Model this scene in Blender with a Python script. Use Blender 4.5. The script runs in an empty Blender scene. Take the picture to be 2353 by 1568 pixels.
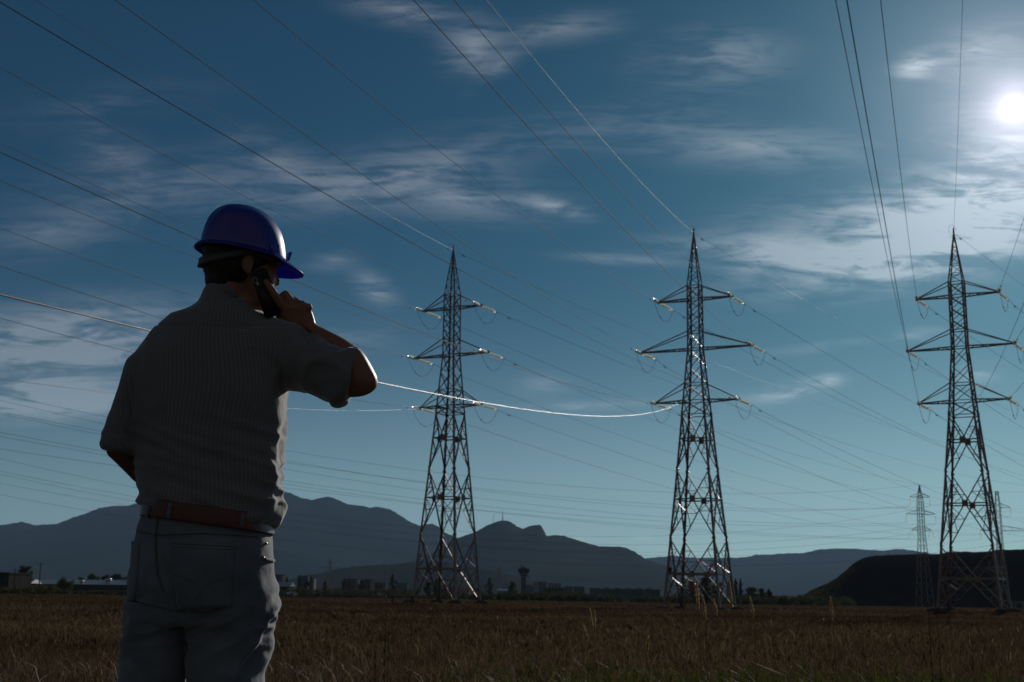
import bpy, bmesh, math, random
import numpy as np
from mathutils import Vector, Matrix, noise
from mathutils.bvhtree import BVHTree
random.seed(7); RNG = np.random.default_rng(7)
R = math.radians
sc = bpy.context.scene

# ------------------------------------------------------------------ camera
F_PX, PITCH, ROLL, CAM_Z = 2999.6, 0.18832, 0.009812, 0.85      # focal length for a 2353 px wide frame
cam_d = bpy.data.cameras.new('camera'); cam = bpy.data.objects.new('camera', cam_d)
sc.collection.objects.link(cam); sc.camera = cam
cam_d.sensor_width = 36.0; cam_d.lens = 36.0 * F_PX / 2353.0
cam_d.clip_start = 0.05; cam_d.clip_end = 60000
cam.matrix_world = Matrix.Translation((0, 0, CAM_Z)) @ Matrix.Rotation(math.pi/2 + PITCH, 4, 'X') @ Matrix.Rotation(ROLL, 4, 'Z')
cam_d.dof.use_dof = True; cam_d.dof.focus_distance = 3.5; cam_d.dof.aperture_fstop = 13.0
sc.render.resolution_x = 1024; sc.render.resolution_y = 682

def ray(px, py):
    X = (px - 1176.5) / F_PX; Y = -(py - 784.0) / F_PX
    x = X*math.cos(ROLL) - Y*math.sin(ROLL); u = X*math.sin(ROLL) + Y*math.cos(ROLL)
    c, s = math.cos(PITCH), math.sin(PITCH)
    return Vector((x, c - u*s, s + u*c))
def at(px, py, Y):
    r = ray(px, py); k = Y / r.y
    return Vector((r.x*k, Y, CAM_Z + r.z*k))

# ------------------------------------------------------------------ world, sun, exposure
SUN_DIR = ray(2330, 248).normalized()
SUN_EL = math.asin(SUN_DIR.z); SUN_AZ = math.atan2(SUN_DIR.x, SUN_DIR.y)
SKY_STRENGTH = 0.05
sc.view_settings.view_transform = 'Standard'; sc.view_settings.look = 'None'
sc.view_settings.gamma = 1.0; sc.view_settings.exposure = -1.0
w = bpy.data.worlds.new('World'); sc.world = w; w.use_nodes = True
nt = w.node_tree; nt.nodes.clear(); N = nt.nodes; LK = nt.links
def wn(t, **k):
    n = N.new(t)
    for a, b in k.items(): setattr(n, a, b)
    return n
def wmath(op, a, b=None, clamp=False):
    n = wn('ShaderNodeMath', operation=op, use_clamp=clamp)
    for i, v in enumerate((a, b)):
        if v is None: continue
        if isinstance(v, (int, float)): n.inputs[i].default_value = v
        else: LK.new(v, n.inputs[i])
    return n.outputs[0]
wo = wn('ShaderNodeOutputWorld'); bg = wn('ShaderNodeBackground'); LK.new(bg.outputs[0], wo.inputs[0])
sky = wn('ShaderNodeTexSky', sky_type='NISHITA'); sky.sun_disc = False
sky.sun_elevation = SUN_EL; sky.sun_rotation = SUN_AZ
sky.altitude = 600; sky.air_density = 1.0; sky.dust_density = 0.5; sky.ozone_density = 3.0
bg.inputs[1].default_value = SKY_STRENGTH
tc = wn('ShaderNodeTexCoord'); sp = wn('ShaderNodeSeparateXYZ'); LK.new(tc.outputs['Generated'], sp.inputs[0])
dy = wmath('MAXIMUM', sp.outputs[1], 0.02)
U = wmath('DIVIDE', sp.outputs[0], dy); V = wmath('DIVIDE', sp.outputs[2], dy)
cb = wn('ShaderNodeCombineXYZ'); LK.new(U, cb.inputs[0]); LK.new(V, cb.inputs[1])
front = wmath('GREATER_THAN', sp.outputs[1], 0.05)
# cirrus: where in the sky each wisp drifts (azimuth / elevation), half length, half width, tilt, density
WISPS = [(900,400,420,75,14,.60),(1060,455,270,60,-4,.60),(1280,478,85,20,-14,.95),(640,370,170,55,-30,.35),
 (930,25,180,45,-10,.55),(1085,110,80,80,-60,.75),(1290,65,180,40,8,.45),(1150,150,110,28,40,.35),(1640,135,200,75,6,.50),
 (2105,152,60,32,20,1.0),(1720,335,330,60,-2,.45),(1650,560,260,40,4,.35),(2080,560,460,95,12,.95),(2260,450,260,130,20,.8),
 (2330,330,230,150,30,.45),(1760,580,120,50,10,.55),(130,800,400,100,6,2.0),(90,925,280,42,2,1.9),(2230,530,330,100,14,.6),(2020,600,300,55,5,.8),(260,360,150,80,-45,.35),
 (420,430,420,90,6,.38),(120,535,200,60,10,.45),(240,240,300,60,10,.15),(860,665,70,36,-35,.75),(765,600,75,26,5,.40),(700,790,240,45,5,.45),
 (1820,898,130,24,12,1.0),(1900,885,40,22,30,.8),(1360,932,170,13,2,.75),(1245,888,75,28,0,.40),(1420,597,170,15,-3,.40),
 (2110,768,70,17,5,.55),(1860,800,150,14,8,.35),(1320,1238,55,7,3,.6),(1480,1236,40,6,3,.5),(2000,480,400,60,5,.4),(1450,280,300,60,10,.2),
 (205,1118,50,8,0,.4),(2250,860,70,26,10,.35),(2230,120,200,60,20,.35)]
tot = None
for (px, py, hl, hw, ang, dens) in WISPS:
    r = ray(px, py); cu, cv = r.x/r.y, r.z/r.y
    m = wn('ShaderNodeMapping', vector_type='TEXTURE'); LK.new(cb.outputs[0], m.inputs[0])
    m.inputs[1].default_value = (cu, cv, 0); m.inputs[2].default_value = (0, 0, R(ang))
    m.inputs[3].default_value = (hl/F_PX*1.5, hw/F_PX*1.7, 1)
    g = wn('ShaderNodeTexGradient', gradient_type='QUADRATIC_SPHERE'); LK.new(m.outputs[0], g.inputs[0])
    v = wmath('MULTIPLY', g.outputs[1], dens*1.5)
    tot = v if tot is None else wmath('ADD', tot, v)
def wnoise(scale_xyz, rot, sc_, det, rough, dist):
    m = wn('ShaderNodeMapping'); LK.new(cb.outputs[0], m.inputs[0])
    m.inputs[2].default_value = (0, 0, R(rot)); m.inputs[3].default_value = scale_xyz
    n = wn('ShaderNodeTexNoise'); LK.new(m.outputs[0], n.inputs[0])
    n.inputs['Scale'].default_value = sc_; n.inputs['Detail'].default_value = det
    n.inputs['Roughness'].default_value = rough; n.inputs['Distortion'].default_value = dist
    return n.outputs[0]
n1 = wnoise((1, 7.0, 1), -20, 7.5, 10, .63, .8)
n2 = wnoise((1, 3.6, 1), -24, 19, 9, .62, .9)
mr = wn('ShaderNodeMapRange', interpolation_type='SMOOTHSTEP'); LK.new(wmath('ADD', wmath('MULTIPLY', n1, .62), wmath('MULTIPLY', n2, .38)), mr.inputs[0])
mr.inputs[1].default_value = .40; mr.inputs[2].default_value = .60; mr.inputs[3].default_value = .10; mr.inputs[4].default_value = 1.3
cl = wmath('MULTIPLY', wmath('MULTIPLY', tot, mr.outputs[0]), front)
cl = wmath('MINIMUM', cl, 1.3)
# aureole round the sun (thin ice cloud scatters forward)
dt = wn('ShaderNodeVectorMath', operation='DOT_PRODUCT'); LK.new(tc.outputs['Generated'], dt.inputs[0]); dt.inputs[1].default_value = SUN_DIR
ang = wmath('ARCCOSINE', wmath('MINIMUM', dt.outputs['Value'], 0.9999999))
def halo(amp, wdt, p=1.0):
    x = wmath('DIVIDE', ang, wdt)
    if p != 1.0: x = wmath('POWER', x, p)
    return wmath('MULTIPLY', wmath('EXPONENT', wmath('MULTIPLY', x, -1.0)), amp)
hal = wmath('ADD', halo(50.0, .0095), halo(24.0, .043)); hal2 = halo(4.3, .125)
near_sun = wmath('ADD', halo(1.0, .22), 0.0)
amp = wmath('ADD', wmath('MULTIPLY', near_sun, 11.0), 4.0)
clv = wmath('MULTIPLY', cl, amp)
def scale_col(col, val):
    n = wn('ShaderNodeVectorMath', operation='SCALE'); 
    if isinstance(col, tuple): n.inputs[0].default_value = col
    else: LK.new(col, n.inputs[0])
    if isinstance(val, (int, float)): n.inputs['Scale'].default_value = val
    else: LK.new(val, n.inputs['Scale'])
    return n.outputs[0]
def vadd(a, b):
    n = wn('ShaderNodeVectorMath', operation='ADD'); LK.new(a, n.inputs[0]); LK.new(b, n.inputs[1]); return n.outputs[0]
skyc = wn('ShaderNodeVectorMath', operation='MULTIPLY'); LK.new(sky.outputs[0], skyc.inputs[0]); skyc.inputs[1].default_value = (.19, .60, .75)
# pale air low over the horizon, brighter toward the sun
Vp = wmath('MAXIMUM', sp.outputs[2], 0.0)
hz_ = wmath('EXPONENT', wmath('MULTIPLY', wmath('POWER', wmath('DIVIDE', Vp, .122), 2.0), -1.0))
hz_ = wmath('ADD', hz_, wmath('MULTIPLY', wmath('EXPONENT', wmath('MULTIPLY', wmath('DIVIDE', Vp, .045), -1.0)), .55))
hz_ = wmath('MULTIPLY', hz_, wmath('ADD', halo(17.0, .42), 4.6))
# unseen warm cloud sheet behind the viewer, added to fill man and field
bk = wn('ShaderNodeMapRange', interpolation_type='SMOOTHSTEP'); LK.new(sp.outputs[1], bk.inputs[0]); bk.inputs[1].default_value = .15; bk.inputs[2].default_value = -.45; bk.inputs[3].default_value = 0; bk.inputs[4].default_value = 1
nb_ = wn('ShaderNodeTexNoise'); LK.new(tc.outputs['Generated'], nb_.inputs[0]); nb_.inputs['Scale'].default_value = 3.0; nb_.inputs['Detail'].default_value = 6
bk_fill = wmath('MULTIPLY', bk.outputs[0], wmath('MULTIPLY', wmath('ADD', nb_.outputs[0], .25), 2.6))
dim = wn('ShaderNodeMix', data_type='VECTOR'); LK.new(bk.outputs[0], dim.inputs[0]); dim.inputs[4].default_value = (1, 1, 1); dim.inputs[5].default_value = (.9, .5, .35)  # unseen rear sky tinted warmer as well, for the fill light
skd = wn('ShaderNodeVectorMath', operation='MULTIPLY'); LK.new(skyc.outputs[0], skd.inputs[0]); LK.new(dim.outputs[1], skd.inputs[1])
col = vadd(vadd(skd.outputs[0], scale_col((1.0, .96, .96), clv)), scale_col((1.0, .88, .97), hal))
col = vadd(vadd(col, scale_col((.38, .82, 1.05), hal2)), vadd(scale_col((.80, .95, 1.0), hz_), scale_col((1.0, .78, .60), bk_fill)))
LK.new(col, bg.inputs[0])

sun_d = bpy.data.lights.new('sun', 'SUN'); sun_d.energy = 5.0; sun_d.angle = R(.53); sun_d.color = (1, .93, .84)
sun = bpy.data.objects.new('sun', sun_d); sc.collection.objects.link(sun)
sun.rotation_euler = SUN_DIR.to_track_quat('Z', 'Y').to_euler()
sc.cycles.max_bounces = 6; sc.cycles.diffuse_bounces = 2; sc.cycles.glossy_bounces = 3; sc.cycles.transmission_bounces = 4
sc.cycles.volume_bounces = 0; sc.cycles.transparent_max_bounces = 8; sc.cycles.use_denoising = True
sc.cycles.sample_clamp_indirect = 4.0

# ------------------------------------------------------------------ helpers
def put(name, me, m, parent=None):
    o = bpy.data.objects.new(name, me); sc.collection.objects.link(o)
    if m is not None:
        me.materials.clear(); me.materials.append(m)
    if parent is not None: o.parent = parent
    return o
def tag(o, label=None, cat=None, group=None, kind=None):
    if label: o['label'] = label
    if cat: o['category'] = cat
    if group: o['group'] = group
    if kind: o['kind'] = kind
    return o
def empty(name, loc, rz=0.0):
    o = bpy.data.objects.new(name, None); sc.collection.objects.link(o)
    o.empty_display_size = .2; o.location = loc; o.rotation_euler = (0, 0, rz); return o
def copy_tree(o, parent=None):
    c = o.copy(); sc.collection.objects.link(c)
    if parent is not None: c.parent = parent
    for ch in list(o.children): copy_tree(ch, c)
    return c
class MB:
    def __init__(s): s.v = []; s.f = []
    def add(s, vs, fs):
        b = len(s.v); s.v.extend([tuple(v) for v in vs]); s.f.extend([tuple(i + b for i in f) for f in fs]); return s
    def bar(s, p, q, w, h=None, up=None, over=0.0):
        p, q = Vector(p), Vector(q); d = (q - p); L = d.length
        if L < 1e-6: return s
        d /= L; h = h or w; p = p - d*over; q = q + d*over
        up = Vector(up) if up is not None else Vector((0, 0, 1))
        if abs(d.dot(up)) > .97 * up.length: up = Vector((1, 0, 0))
        a = d.cross(up).normalized() * (w/2); b = a.cross(d).normalized() * (h/2)
        vs = [p-a-b, p+a-b, p+a+b, p-a+b, q-a-b, q+a-b, q+a+b, q-a+b]
        return s.add(vs, [(0,3,2,1),(4,5,6,7),(0,1,5,4),(1,2,6,5),(2,3,7,6),(3,0,4,7)])
    def angle(s, p, q, w, t, n1, n2):
        # steel angle section: two flanges lying along n1 and n2 from the edge p-q
        p, q = Vector(p), Vector(q); d = (q-p).normalized()
        n1 = Vector(n1); n1 = (n1 - d*n1.dot(d)).normalized(); n2 = Vector(n2); n2 = (n2 - d*n2.dot(d)).normalized()
        pts = [Vector((0,0,0)), n1*w, n1*w + n2*t, n1*t + n2*t, n1*t + n2*w, n2*w]
        vs = [p + x for x in pts] + [q + x for x in pts]
        fs = [(i, (i+1) % 6, (i+1) % 6 + 6, i + 6) for i in range(6)] + [(0,5,4,3,2,1), (6,7,8,9,10,11)]
        return s.add(vs, fs)
    def box(s, c, sx, sy, sz, rz=0.0):
        c = Vector(c); M = Matrix.Rotation(rz, 3, 'Z')
        vs = [c + M @ Vector((x*sx/2, y*sy/2, z*sz/2)) for z in (-1, 1) for x, y in ((-1,-1),(1,-1),(1,1),(-1,1))]
        return s.add(vs, [(0,3,2,1),(4,5,6,7),(0,1,5,4),(1,2,6,5),(2,3,7,6),(3,0,4,7)])
    def tube(s, pts, rads, n=8, cap=True):
        pts = [Vector(p) for p in pts]
        if isinstance(rads, (int, float)): rads = [rads]*len(pts)
        rings = []; up = None
        for i, p in enumerate(pts):
            d = (pts[min(i+1, len(pts)-1)] - pts[max(i-1, 0)]).normalized()
            if up is None: up = Vector((0,0,1)) if abs(d.z) < .9 else Vector((1,0,0))
            a = d.cross(up).normalized(); b = a.cross(d).normalized(); up = b
            rings.append([p + (a*math.cos(2*math.pi*k/n) + b*math.sin(2*math.pi*k/n))*rads[i] for k in range(n)])
        fs = [(i*n+k, i*n+(k+1) % n, (i+1)*n+(k+1) % n, (i+1)*n+k) for i in range(len(pts)-1) for k in range(n)]
        if cap: fs += [tuple(reversed(range(n))), tuple((len(pts)-1)*n + k for k in range(n))]
        return s.add([v for r in rings for v in r], fs)
    def lathe(s, prof, n=16, origin=(0,0,0), axis=None):
        o = Vector(origin); q = Vector((0,0,1)).rotation_difference(Vector(axis)) if axis is not None else None
        vs = []
        for r, z in prof:
            for k in range(n):
                a = 2*math.pi*k/n; v = Vector((r*math.cos(a), r*math.sin(a), z))
                vs.append(o + (q @ v if q else v))
        m = len(prof)
        fs = [(i*n+k, i*n+(k+1) % n, (i+1)*n+(k+1) % n, (i+1)*n+k) for i in range(m-1) for k in range(n)]
        fs += [tuple(reversed(range(n))), tuple((m-1)*n + k for k in range(n))]
        return s.add(vs, fs)
    def mesh(s, name='mesh', smooth=False):
        me = bpy.data.meshes.new(name); me.from_pydata(s.v, [], s.f); me.update()
        if smooth: me.polygons.foreach_set('use_smooth', [True]*len(me.polygons))
        return me
    def build(s, name, m, parent=None, smooth=False):
        return put(name, s.mesh(name, smooth), m, parent)

def mat(name, base, rough=.6, metal=0.0, noise_amt=.25, noise_scale=8.0, coat=0.0, bump=0.0, bump_scale=40.0, base2=None, **kw):
    m = bpy.data.materials.new(name); m.use_nodes = True; t = m.node_tree; b = t.nodes['Principled BSDF']
    tc = t.nodes.new('ShaderNodeTexCoord'); n = t.nodes.new('ShaderNodeTexNoise')
    t.links.new(tc.outputs['Object'], n.inputs[0]); n.inputs['Scale'].default_value = noise_scale; n.inputs['Detail'].default_value = 6
    r = t.nodes.new('ShaderNodeMapRange'); t.links.new(n.outputs[0], r.inputs[0]); r.inputs[1].default_value = .3; r.inputs[2].default_value = .7
    mx = t.nodes.new('ShaderNodeMix'); mx.data_type = 'RGBA'; t.links.new(r.outputs[0], mx.inputs[0])
    c2 = base2 or tuple(c*(1-noise_amt) for c in base)
    mx.inputs[6].default_value = (*base, 1); mx.inputs[7].default_value = (*c2, 1)
    t.links.new(mx.outputs[2], b.inputs['Base Color'])
    b.inputs['Roughness'].default_value = rough; b.inputs['Metallic'].default_value = metal
    if coat: b.inputs['Coat Weight'].default_value = coat; b.inputs['Coat Roughness'].default_value = .05
    if bump:
        n2 = t.nodes.new('ShaderNodeTexNoise'); t.links.new(tc.outputs['Object'], n2.inputs[0]); n2.inputs['Scale'].default_value = bump_scale; n2.inputs['Detail'].default_value = 5
        bp = t.nodes.new('ShaderNodeBump'); bp.inputs['Distance'].default_value = bump; t.links.new(n2.outputs[0], bp.inputs['Height']); t.links.new(bp.outputs[0], b.inputs['Normal'])
    if rough >= .7 and metal == 0 and not coat: b.inputs['Specular IOR Level'].default_value = 0; b.inputs['IOR'].default_value = 1.0
    for k, v in kw.items():
        if rough < .7: b.inputs[k].default_value = v
    return m
def leafy(name, c1, c2, trans=.35):
    m = bpy.data.materials.new(name); m.use_nodes = True; t = m.node_tree; t.nodes.clear()
    out = t.nodes.new('ShaderNodeOutputMaterial'); d = t.nodes.new('ShaderNodeBsdfDiffuse'); tr = t.nodes.new('ShaderNodeBsdfTranslucent')
    tc = t.nodes.new('ShaderNodeTexCoord'); n = t.nodes.new('ShaderNodeTexNoise'); t.links.new(tc.outputs['Object'], n.inputs[0]); n.inputs['Scale'].default_value = .9; n.inputs['Detail'].default_value = 4
    mx = t.nodes.new('ShaderNodeMix'); mx.data_type = 'RGBA'; r = t.nodes.new('ShaderNodeMapRange'); t.links.new(n.outputs[0], r.inputs[0]); r.inputs[1].default_value = .35; r.inputs[2].default_value = .65
    t.links.new(r.outputs[0], mx.inputs[0]); mx.inputs[6].default_value = (*c1, 1); mx.inputs[7].default_value = (*c2, 1)
    t.links.new(mx.outputs[2], d.inputs[0]); t.links.new(mx.outputs[2], tr.inputs[0])
    s = t.nodes.new('ShaderNodeMixShader'); s.inputs[0].default_value = trans; t.links.new(d.outputs[0], s.inputs[1]); t.links.new(tr.outputs[0], s.inputs[2])
    t.links.new(s.outputs[0], out.inputs[0]); return m

M = {}
M['steel'] = mat('galvanised_steel', (.25, .18, .165), .40, .50, .35, 3.0, base2=(.17, .10, .085))
M['glass'] = leafy('insulator_glass', (.93, .97, .90), (.84, .92, .80), .62)
for _n in list(M['glass'].node_tree.nodes):
    if _n.type == 'BSDF_DIFFUSE':
        _t = M['glass'].node_tree; _g = _t.nodes.new('ShaderNodeBsdfGlossy'); _g.inputs['Roughness'].default_value = .27; _g.inputs[0].default_value = (.95, 1, .9, 1); [q for q in _t.nodes if q.type == 'MIX_SHADER'][0].inputs[0].default_value = .80; _mx = [q for q in _t.nodes if q.type == 'MIX_SHADER'][0]; _t.links.new(_g.outputs[0], _mx.inputs[1]); _tp = _t.nodes.new('ShaderNodeBsdfTransparent'); _m3 = _t.nodes.new('ShaderNodeMixShader'); _m3.inputs[0].default_value = .62; _t.links.new(_tp.outputs[0], _m3.inputs[1]); _t.links.new(_mx.outputs[0], _m3.inputs[2]); _t.links.new(_m3.outputs[0], [q for q in _t.nodes if q.type == 'OUTPUT_MATERIAL'][0].inputs[0])
M['cable'] = mat('aluminium_cable', (.07, .07, .07), .75, .15, .2, 2)
M['sunlit_wire'] = mat('sunlit_earth_wire', (.62, .62, .62), .6, .85, .05, 2)  # paler metal on one span stands in for its sun glint
M['ground_wire'] = mat('bright_earth_wire', (.075, .075, .08), .40, .8, .2, 2)
M['concrete'] = mat('footing_earth', (.10, .08, .06), .95, 0, .4, 2)
M['rust'] = mat('warning_plate', (.30, .10, .07), .6, .1, .4, 4)
M['leaf_a'] = leafy('foliage_dark', (.040, .050, .020), (.065, .068, .026))
M['leaf_b'] = leafy('foliage_olive', (.07, .07, .025), (.10, .085, .03))
M['bark'] = mat('bark', (.08, .06, .045), .9, 0, .4, 5)
M['wall_pale'] = mat('pale_render', (.24, .23, .21), .85, 0, .25, .3)
M['wall_grey'] = mat('grey_panel', (.09, .092, .10), .7, 0, .3, .3)
M['wall_dark'] = mat('dark_panel', (.05, .045, .042), .8, 0, .3, .3)
M['roof_metal'] = mat('sheet_roof', (.14, .15, .16), .38, .5, .25, .2)
M['roof_tile'] = mat('roof_tile', (.16, .08, .06), .8, 0, .3, .5)
M['window'] = mat('window_glass', (.02, .022, .025), .6, 0, .1, 1)
M['vent'] = mat('roof_dome', (.55, .56, .58), .18, .8, .1, 2)

# ------------------------------------------------------------------ terrain
TOWER = [  # zT,zM,zB, z2,z4,z6,zu, w0,w2,w4,w6,wu, aT,aM,aB, x,y,z0,rot
 [31.523, 26.326, 20.773, 7.094, 13.948, 19.982, 32.978, 2.682, 2.165, 1.618, 1.171, 0.694, 3.527, 4.474, 3.746, -6.528, 138.696, -0.683, 0.498],
 [31.019, 25.891, 20.591, 6.967, 13.657, 19.192, 32.385, 2.909, 2.261, 1.682, 1.242, 0.662, 3.822, 5.776, 4.27, 18.518, 129.396, -1.031, 0.439],
 [31.38, 26.075, 20.621, 6.324, 13.52, 19.176, 32.747, 3.062, 2.46, 1.801, 1.292, 0.738, 3.953, 5.109, 4.251, 44.966, 128.727, -0.901, 0.503]]
def gz_np(x, y):
    yy = np.clip(y, -200, 900)
    b = -.0056*yy - .006*np.clip(x, -250, 250)*np.clip(yy/130, 0, 1)
    # small swells
    b = b + .10*np.sin(x*.11+.5)*np.sin(y*.07)*np.clip((y-12)/30, 0, 1)
    for q in TOWER:
        tx, ty, tz = q[15:18]
        tb = -.0056*ty - .006*tx + .10*math.sin(tx*.11+.5)*math.sin(ty*.07)
        b = b + (tz + .12 - tb)*np.exp(-((x-tx)**2 + (y-ty)**2)/(2*9.0**2))
    return b
def gz(x, y): return float(gz_np(np.array([float(x)]), np.array([float(y)]))[0])

def grid_mesh(name, X, Y, Z):
    nr, nc = X.shape
    v = np.stack([X, Y, Z], -1).reshape(-1, 3).astype(np.float32)
    i = np.arange((nr-1)*(nc-1)); r, c = i // (nc-1), i % (nc-1); a = r*nc + c
    f = np.stack([a, a+1, a+nc+1, a+nc], -1).astype(np.int32)
    me = bpy.data.meshes.new(name); me.vertices.add(len(v)); me.vertices.foreach_set('co', v.ravel())
    me.loops.add(f.size); me.loops.foreach_set('vertex_index', f.ravel())
    me.polygons.add(len(f)); me.polygons.foreach_set('loop_start', np.arange(0, f.size, 4, dtype=np.int32))
    me.polygons.foreach_set('use_smooth', np.ones(len(f), bool)); me.update(calc_edges=True); me.validate(); return me

ys = np.concatenate([np.linspace(-300, -10, 12), np.linspace(-6, 60, 67), np.linspace(62, 240, 90), np.linspace(250, 900, 50), [1200, 2000, 4000, 8000, 15000]])
xs = np.concatenate([[-15000, -6000, -2500, -900], np.linspace(-400, -100, 20), np.linspace(-95, 120, 140), np.linspace(130, 420, 22), [900, 2500, 6000, 15000]])
GX, GY = np.meshgrid(xs, ys)
gmat = bpy.data.materials.new('dry_field_soil'); gmat.use_nodes = True
t = gmat.node_tree; b = t.nodes['Principled BSDF']; b.inputs['Roughness'].default_value = .95; b.inputs['Specular IOR Level'].default_value = 0; b.inputs['IOR'].default_value = 1.0
tcx = t.nodes.new('ShaderNodeTexCoord')
def gn(scale, det=6):
    n = t.nodes.new('ShaderNodeTexNoise'); t.links.new(tcx.outputs['Object'], n.inputs[0]); n.inputs['Scale'].default_value = scale; n.inputs['Detail'].default_value = det; return n
na, nb = gn(.05), gn(1.5)
r1 = t.nodes.new('ShaderNodeValToRGB'); t.links.new(na.outputs[0], r1.inputs[0])
r1.color_ramp.elements[0].position = .35; r1.color_ramp.elements[0].color = (.040, .026, .016, 1)
r1.color_ramp.elements[1].position = .66; r1.color_ramp.elements[1].color = (.095, .062, .038, 1)
mxx = t.nodes.new('ShaderNodeMix'); mxx.data_type = 'RGBA'; mxx.blend_type = 'MULTIPLY'; mxx.inputs[0].default_value = .6
t.links.new(r1.outputs[0], mxx.inputs[6]); t.links.new(nb.outputs[0], mxx.inputs[7]); t.links.new(mxx.outputs[2], b.inputs['Base Color'])
tag(put('ground', grid_mesh('ground', GX, GY, gz_np(GX, GY)), gmat), 'flat dry brown meadow soil under the grass', 'ground', kind='structure')

# far hills: each a real heightfield at its own distance
def hills(name, prof, Y, depth, mtl, label, seed, rough=1.0, tree=0.0):
    prof = sorted(prof); px = np.array([p[0] for p in prof], float); py = np.array([p[1] for p in prof], float)
    n = 420; X0 = np.linspace(px[0], px[-1], n); y0 = np.interp(X0, px, py)
    crest = [at(a, b, Y) for a, b in zip(X0, y0)]
    cx = np.array([c.x for c in crest]); cz = np.array([c.z for c in crest])
    # feathery tree line along the crest
    tl = np.array([noise.fractal(Vector((x/ (Y*.004), seed, 0)), .8, 2.0, 4) for x in cx])
    tl = tree*Y/3000*np.abs(tl)*4.0
    kk_ = np.hanning(121); kk_ /= kk_.sum(); czs = np.convolve(np.pad(cz, 60, mode='edge'), kk_, mode='valid')
    m = 61; T = np.linspace(-1, 1, m); T = np.sign(T)*np.abs(T)**1.35
    Xg = np.zeros((m, n)); Yg = np.zeros((m, n)); Zg = np.zeros((m, n))
    base = -12.0
    for i, tt in enumerate(T):
        fall = (1 - abs(tt))
        sh = fall**1.25 if tt < 0 else fall**1.1
        for j in range(n):
            rel = noise.fractal(Vector((cx[j]/(depth*.40), tt*2.6, seed)), .85, 2.15, 6)
            wj = j + (1-fall)*n*.08*noise.noise(Vector((cx[j]/(depth*.9), tt*1.7, seed+5))) + (1-fall)*n*.03*noise.noise(Vector((cx[j]/(depth*.2), tt*6, seed+8))); czj = float(np.interp(wj, np.arange(n), cz))
            ridge = 1 - abs(rel)
            ks_ = min(1, max(0, (fall-.72)/.28))**1.2; cc_ = czj*ks_ + float(np.interp(wj, np.arange(n), czs))*(1-ks_)
            z = base + (cc_-base)*sh*(1 + .17*rough*rel*(1 - fall)*min(1, abs(tt)*2.2))
            z += tl[j]*math.exp(-((1-fall)/.05)**2)
            Xg[i, j] = cx[j]*(1 + tt*depth/Y*.35) ; Yg[i, j] = Y + tt*depth + .10*depth*rel*rough*(1-fall)*fall*2; Zg[i, j] = z
    return tag(put(name, grid_mesh(name, Xg, Yg, Zg), mtl), label, 'hill', kind='structure')
M['forest'] = mat('forest_hillside', (.015, .020, .015), .95, 0, .5, .004, base2=(.040, .040, .028), **{'Specular IOR Level': .05})
M['forest2'] = mat('far_forest_hillside', (.012, .020, .018), .95, 0, .4, .003, base2=(.026, .034, .030), **{'Specular IOR Level': .05})
L1 = [(-700,1190),(-500,1150),(-300,1170),(-100,1212),(0,1208),(25,1205),(50,1200),(80,1208),(100,1207),(130,1205),(170,1190),(200,1180),(230,1168),(262,1163),(290,1164),(320,1155),(400,1140),(500,1125),(580,1119),(640,1128),(665,1133),(690,1144),(715,1150),(750,1142),(775,1149),(800,1160),(830,1163),(850,1168),(870,1166),(887,1169),(905,1176),(925,1190),(947,1203),(965,1209),(989,1204),(1005,1209),(1023,1226),(1060,1240),(1130,1270),(1250,1310),(1400,1350)]
L2 = [(860,1345),(920,1312),(980,1280),(1030,1248),(1070,1230),(1092,1224),(1110,1213),(1125,1206),(1140,1200),(1155,1196),(1168,1198),(1180,1204),(1190,1212),(1202,1216),(1215,1210),(1232,1207),(1243,1208),(1249,1218),(1256,1233),(1275,1230),(1295,1232),(1320,1240),(1350,1249),(1380,1257),(1401,1257),(1425,1257),(1440,1260),(1460,1270),(1480,1283),(1510,1295),(1560,1312),(1650,1345)]
L3 = [(1300,1335),(1380,1300),(1440,1290),(1490,1283),(1520,1281),(1545,1278),(1570,1281),(1620,1283),(1690,1283),(1715,1281),(1740,1276),(1790,1274),(1850,1271),(1880,1264),(1920,1261),(1950,1262),(2000,1265),(2030,1266),(2060,1262),(2100,1266),(2140,1273),(2300,1290),(2600,1270),(2900,1230),(3300,1290)]
L4 = [(560,1352),(640,1338),(740,1318),(790,1306),(850,1300),(900,1298),(950,1292),(1010,1291),(1080,1300),(1180,1325),(1300,1350)]
L5 = [(-700,1330),(-300,1322),(0,1318),(200,1312),(400,1300),(640,1262),(760,1292),(850,1322),(950,1345)]
hills('mountain_left', L1, 5600, 1900, M['forest2'], 'long wooded mountain range behind the man', 1.3, tree=.8)
hills('mountain_right', L3, 6800, 2200, M['forest2'], 'pale blue wooded ridge behind the dark embankment', 7.7, tree=.7)
hills('mountain_mast', L2, 3900, 1200, M['forest'], 'steep wooded hill with masts on its top', 4.1, tree=.7)
hills('foothill_left', L5, 4200, 900, M['forest2'], 'lower wooded shoulder under the left mountain', 2.9, tree=.5)
hills('foothill', L4, 2300, 420, M['forest'], 'low brown wooded foothill behind the left tower', 9.2, tree=.8)

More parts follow.
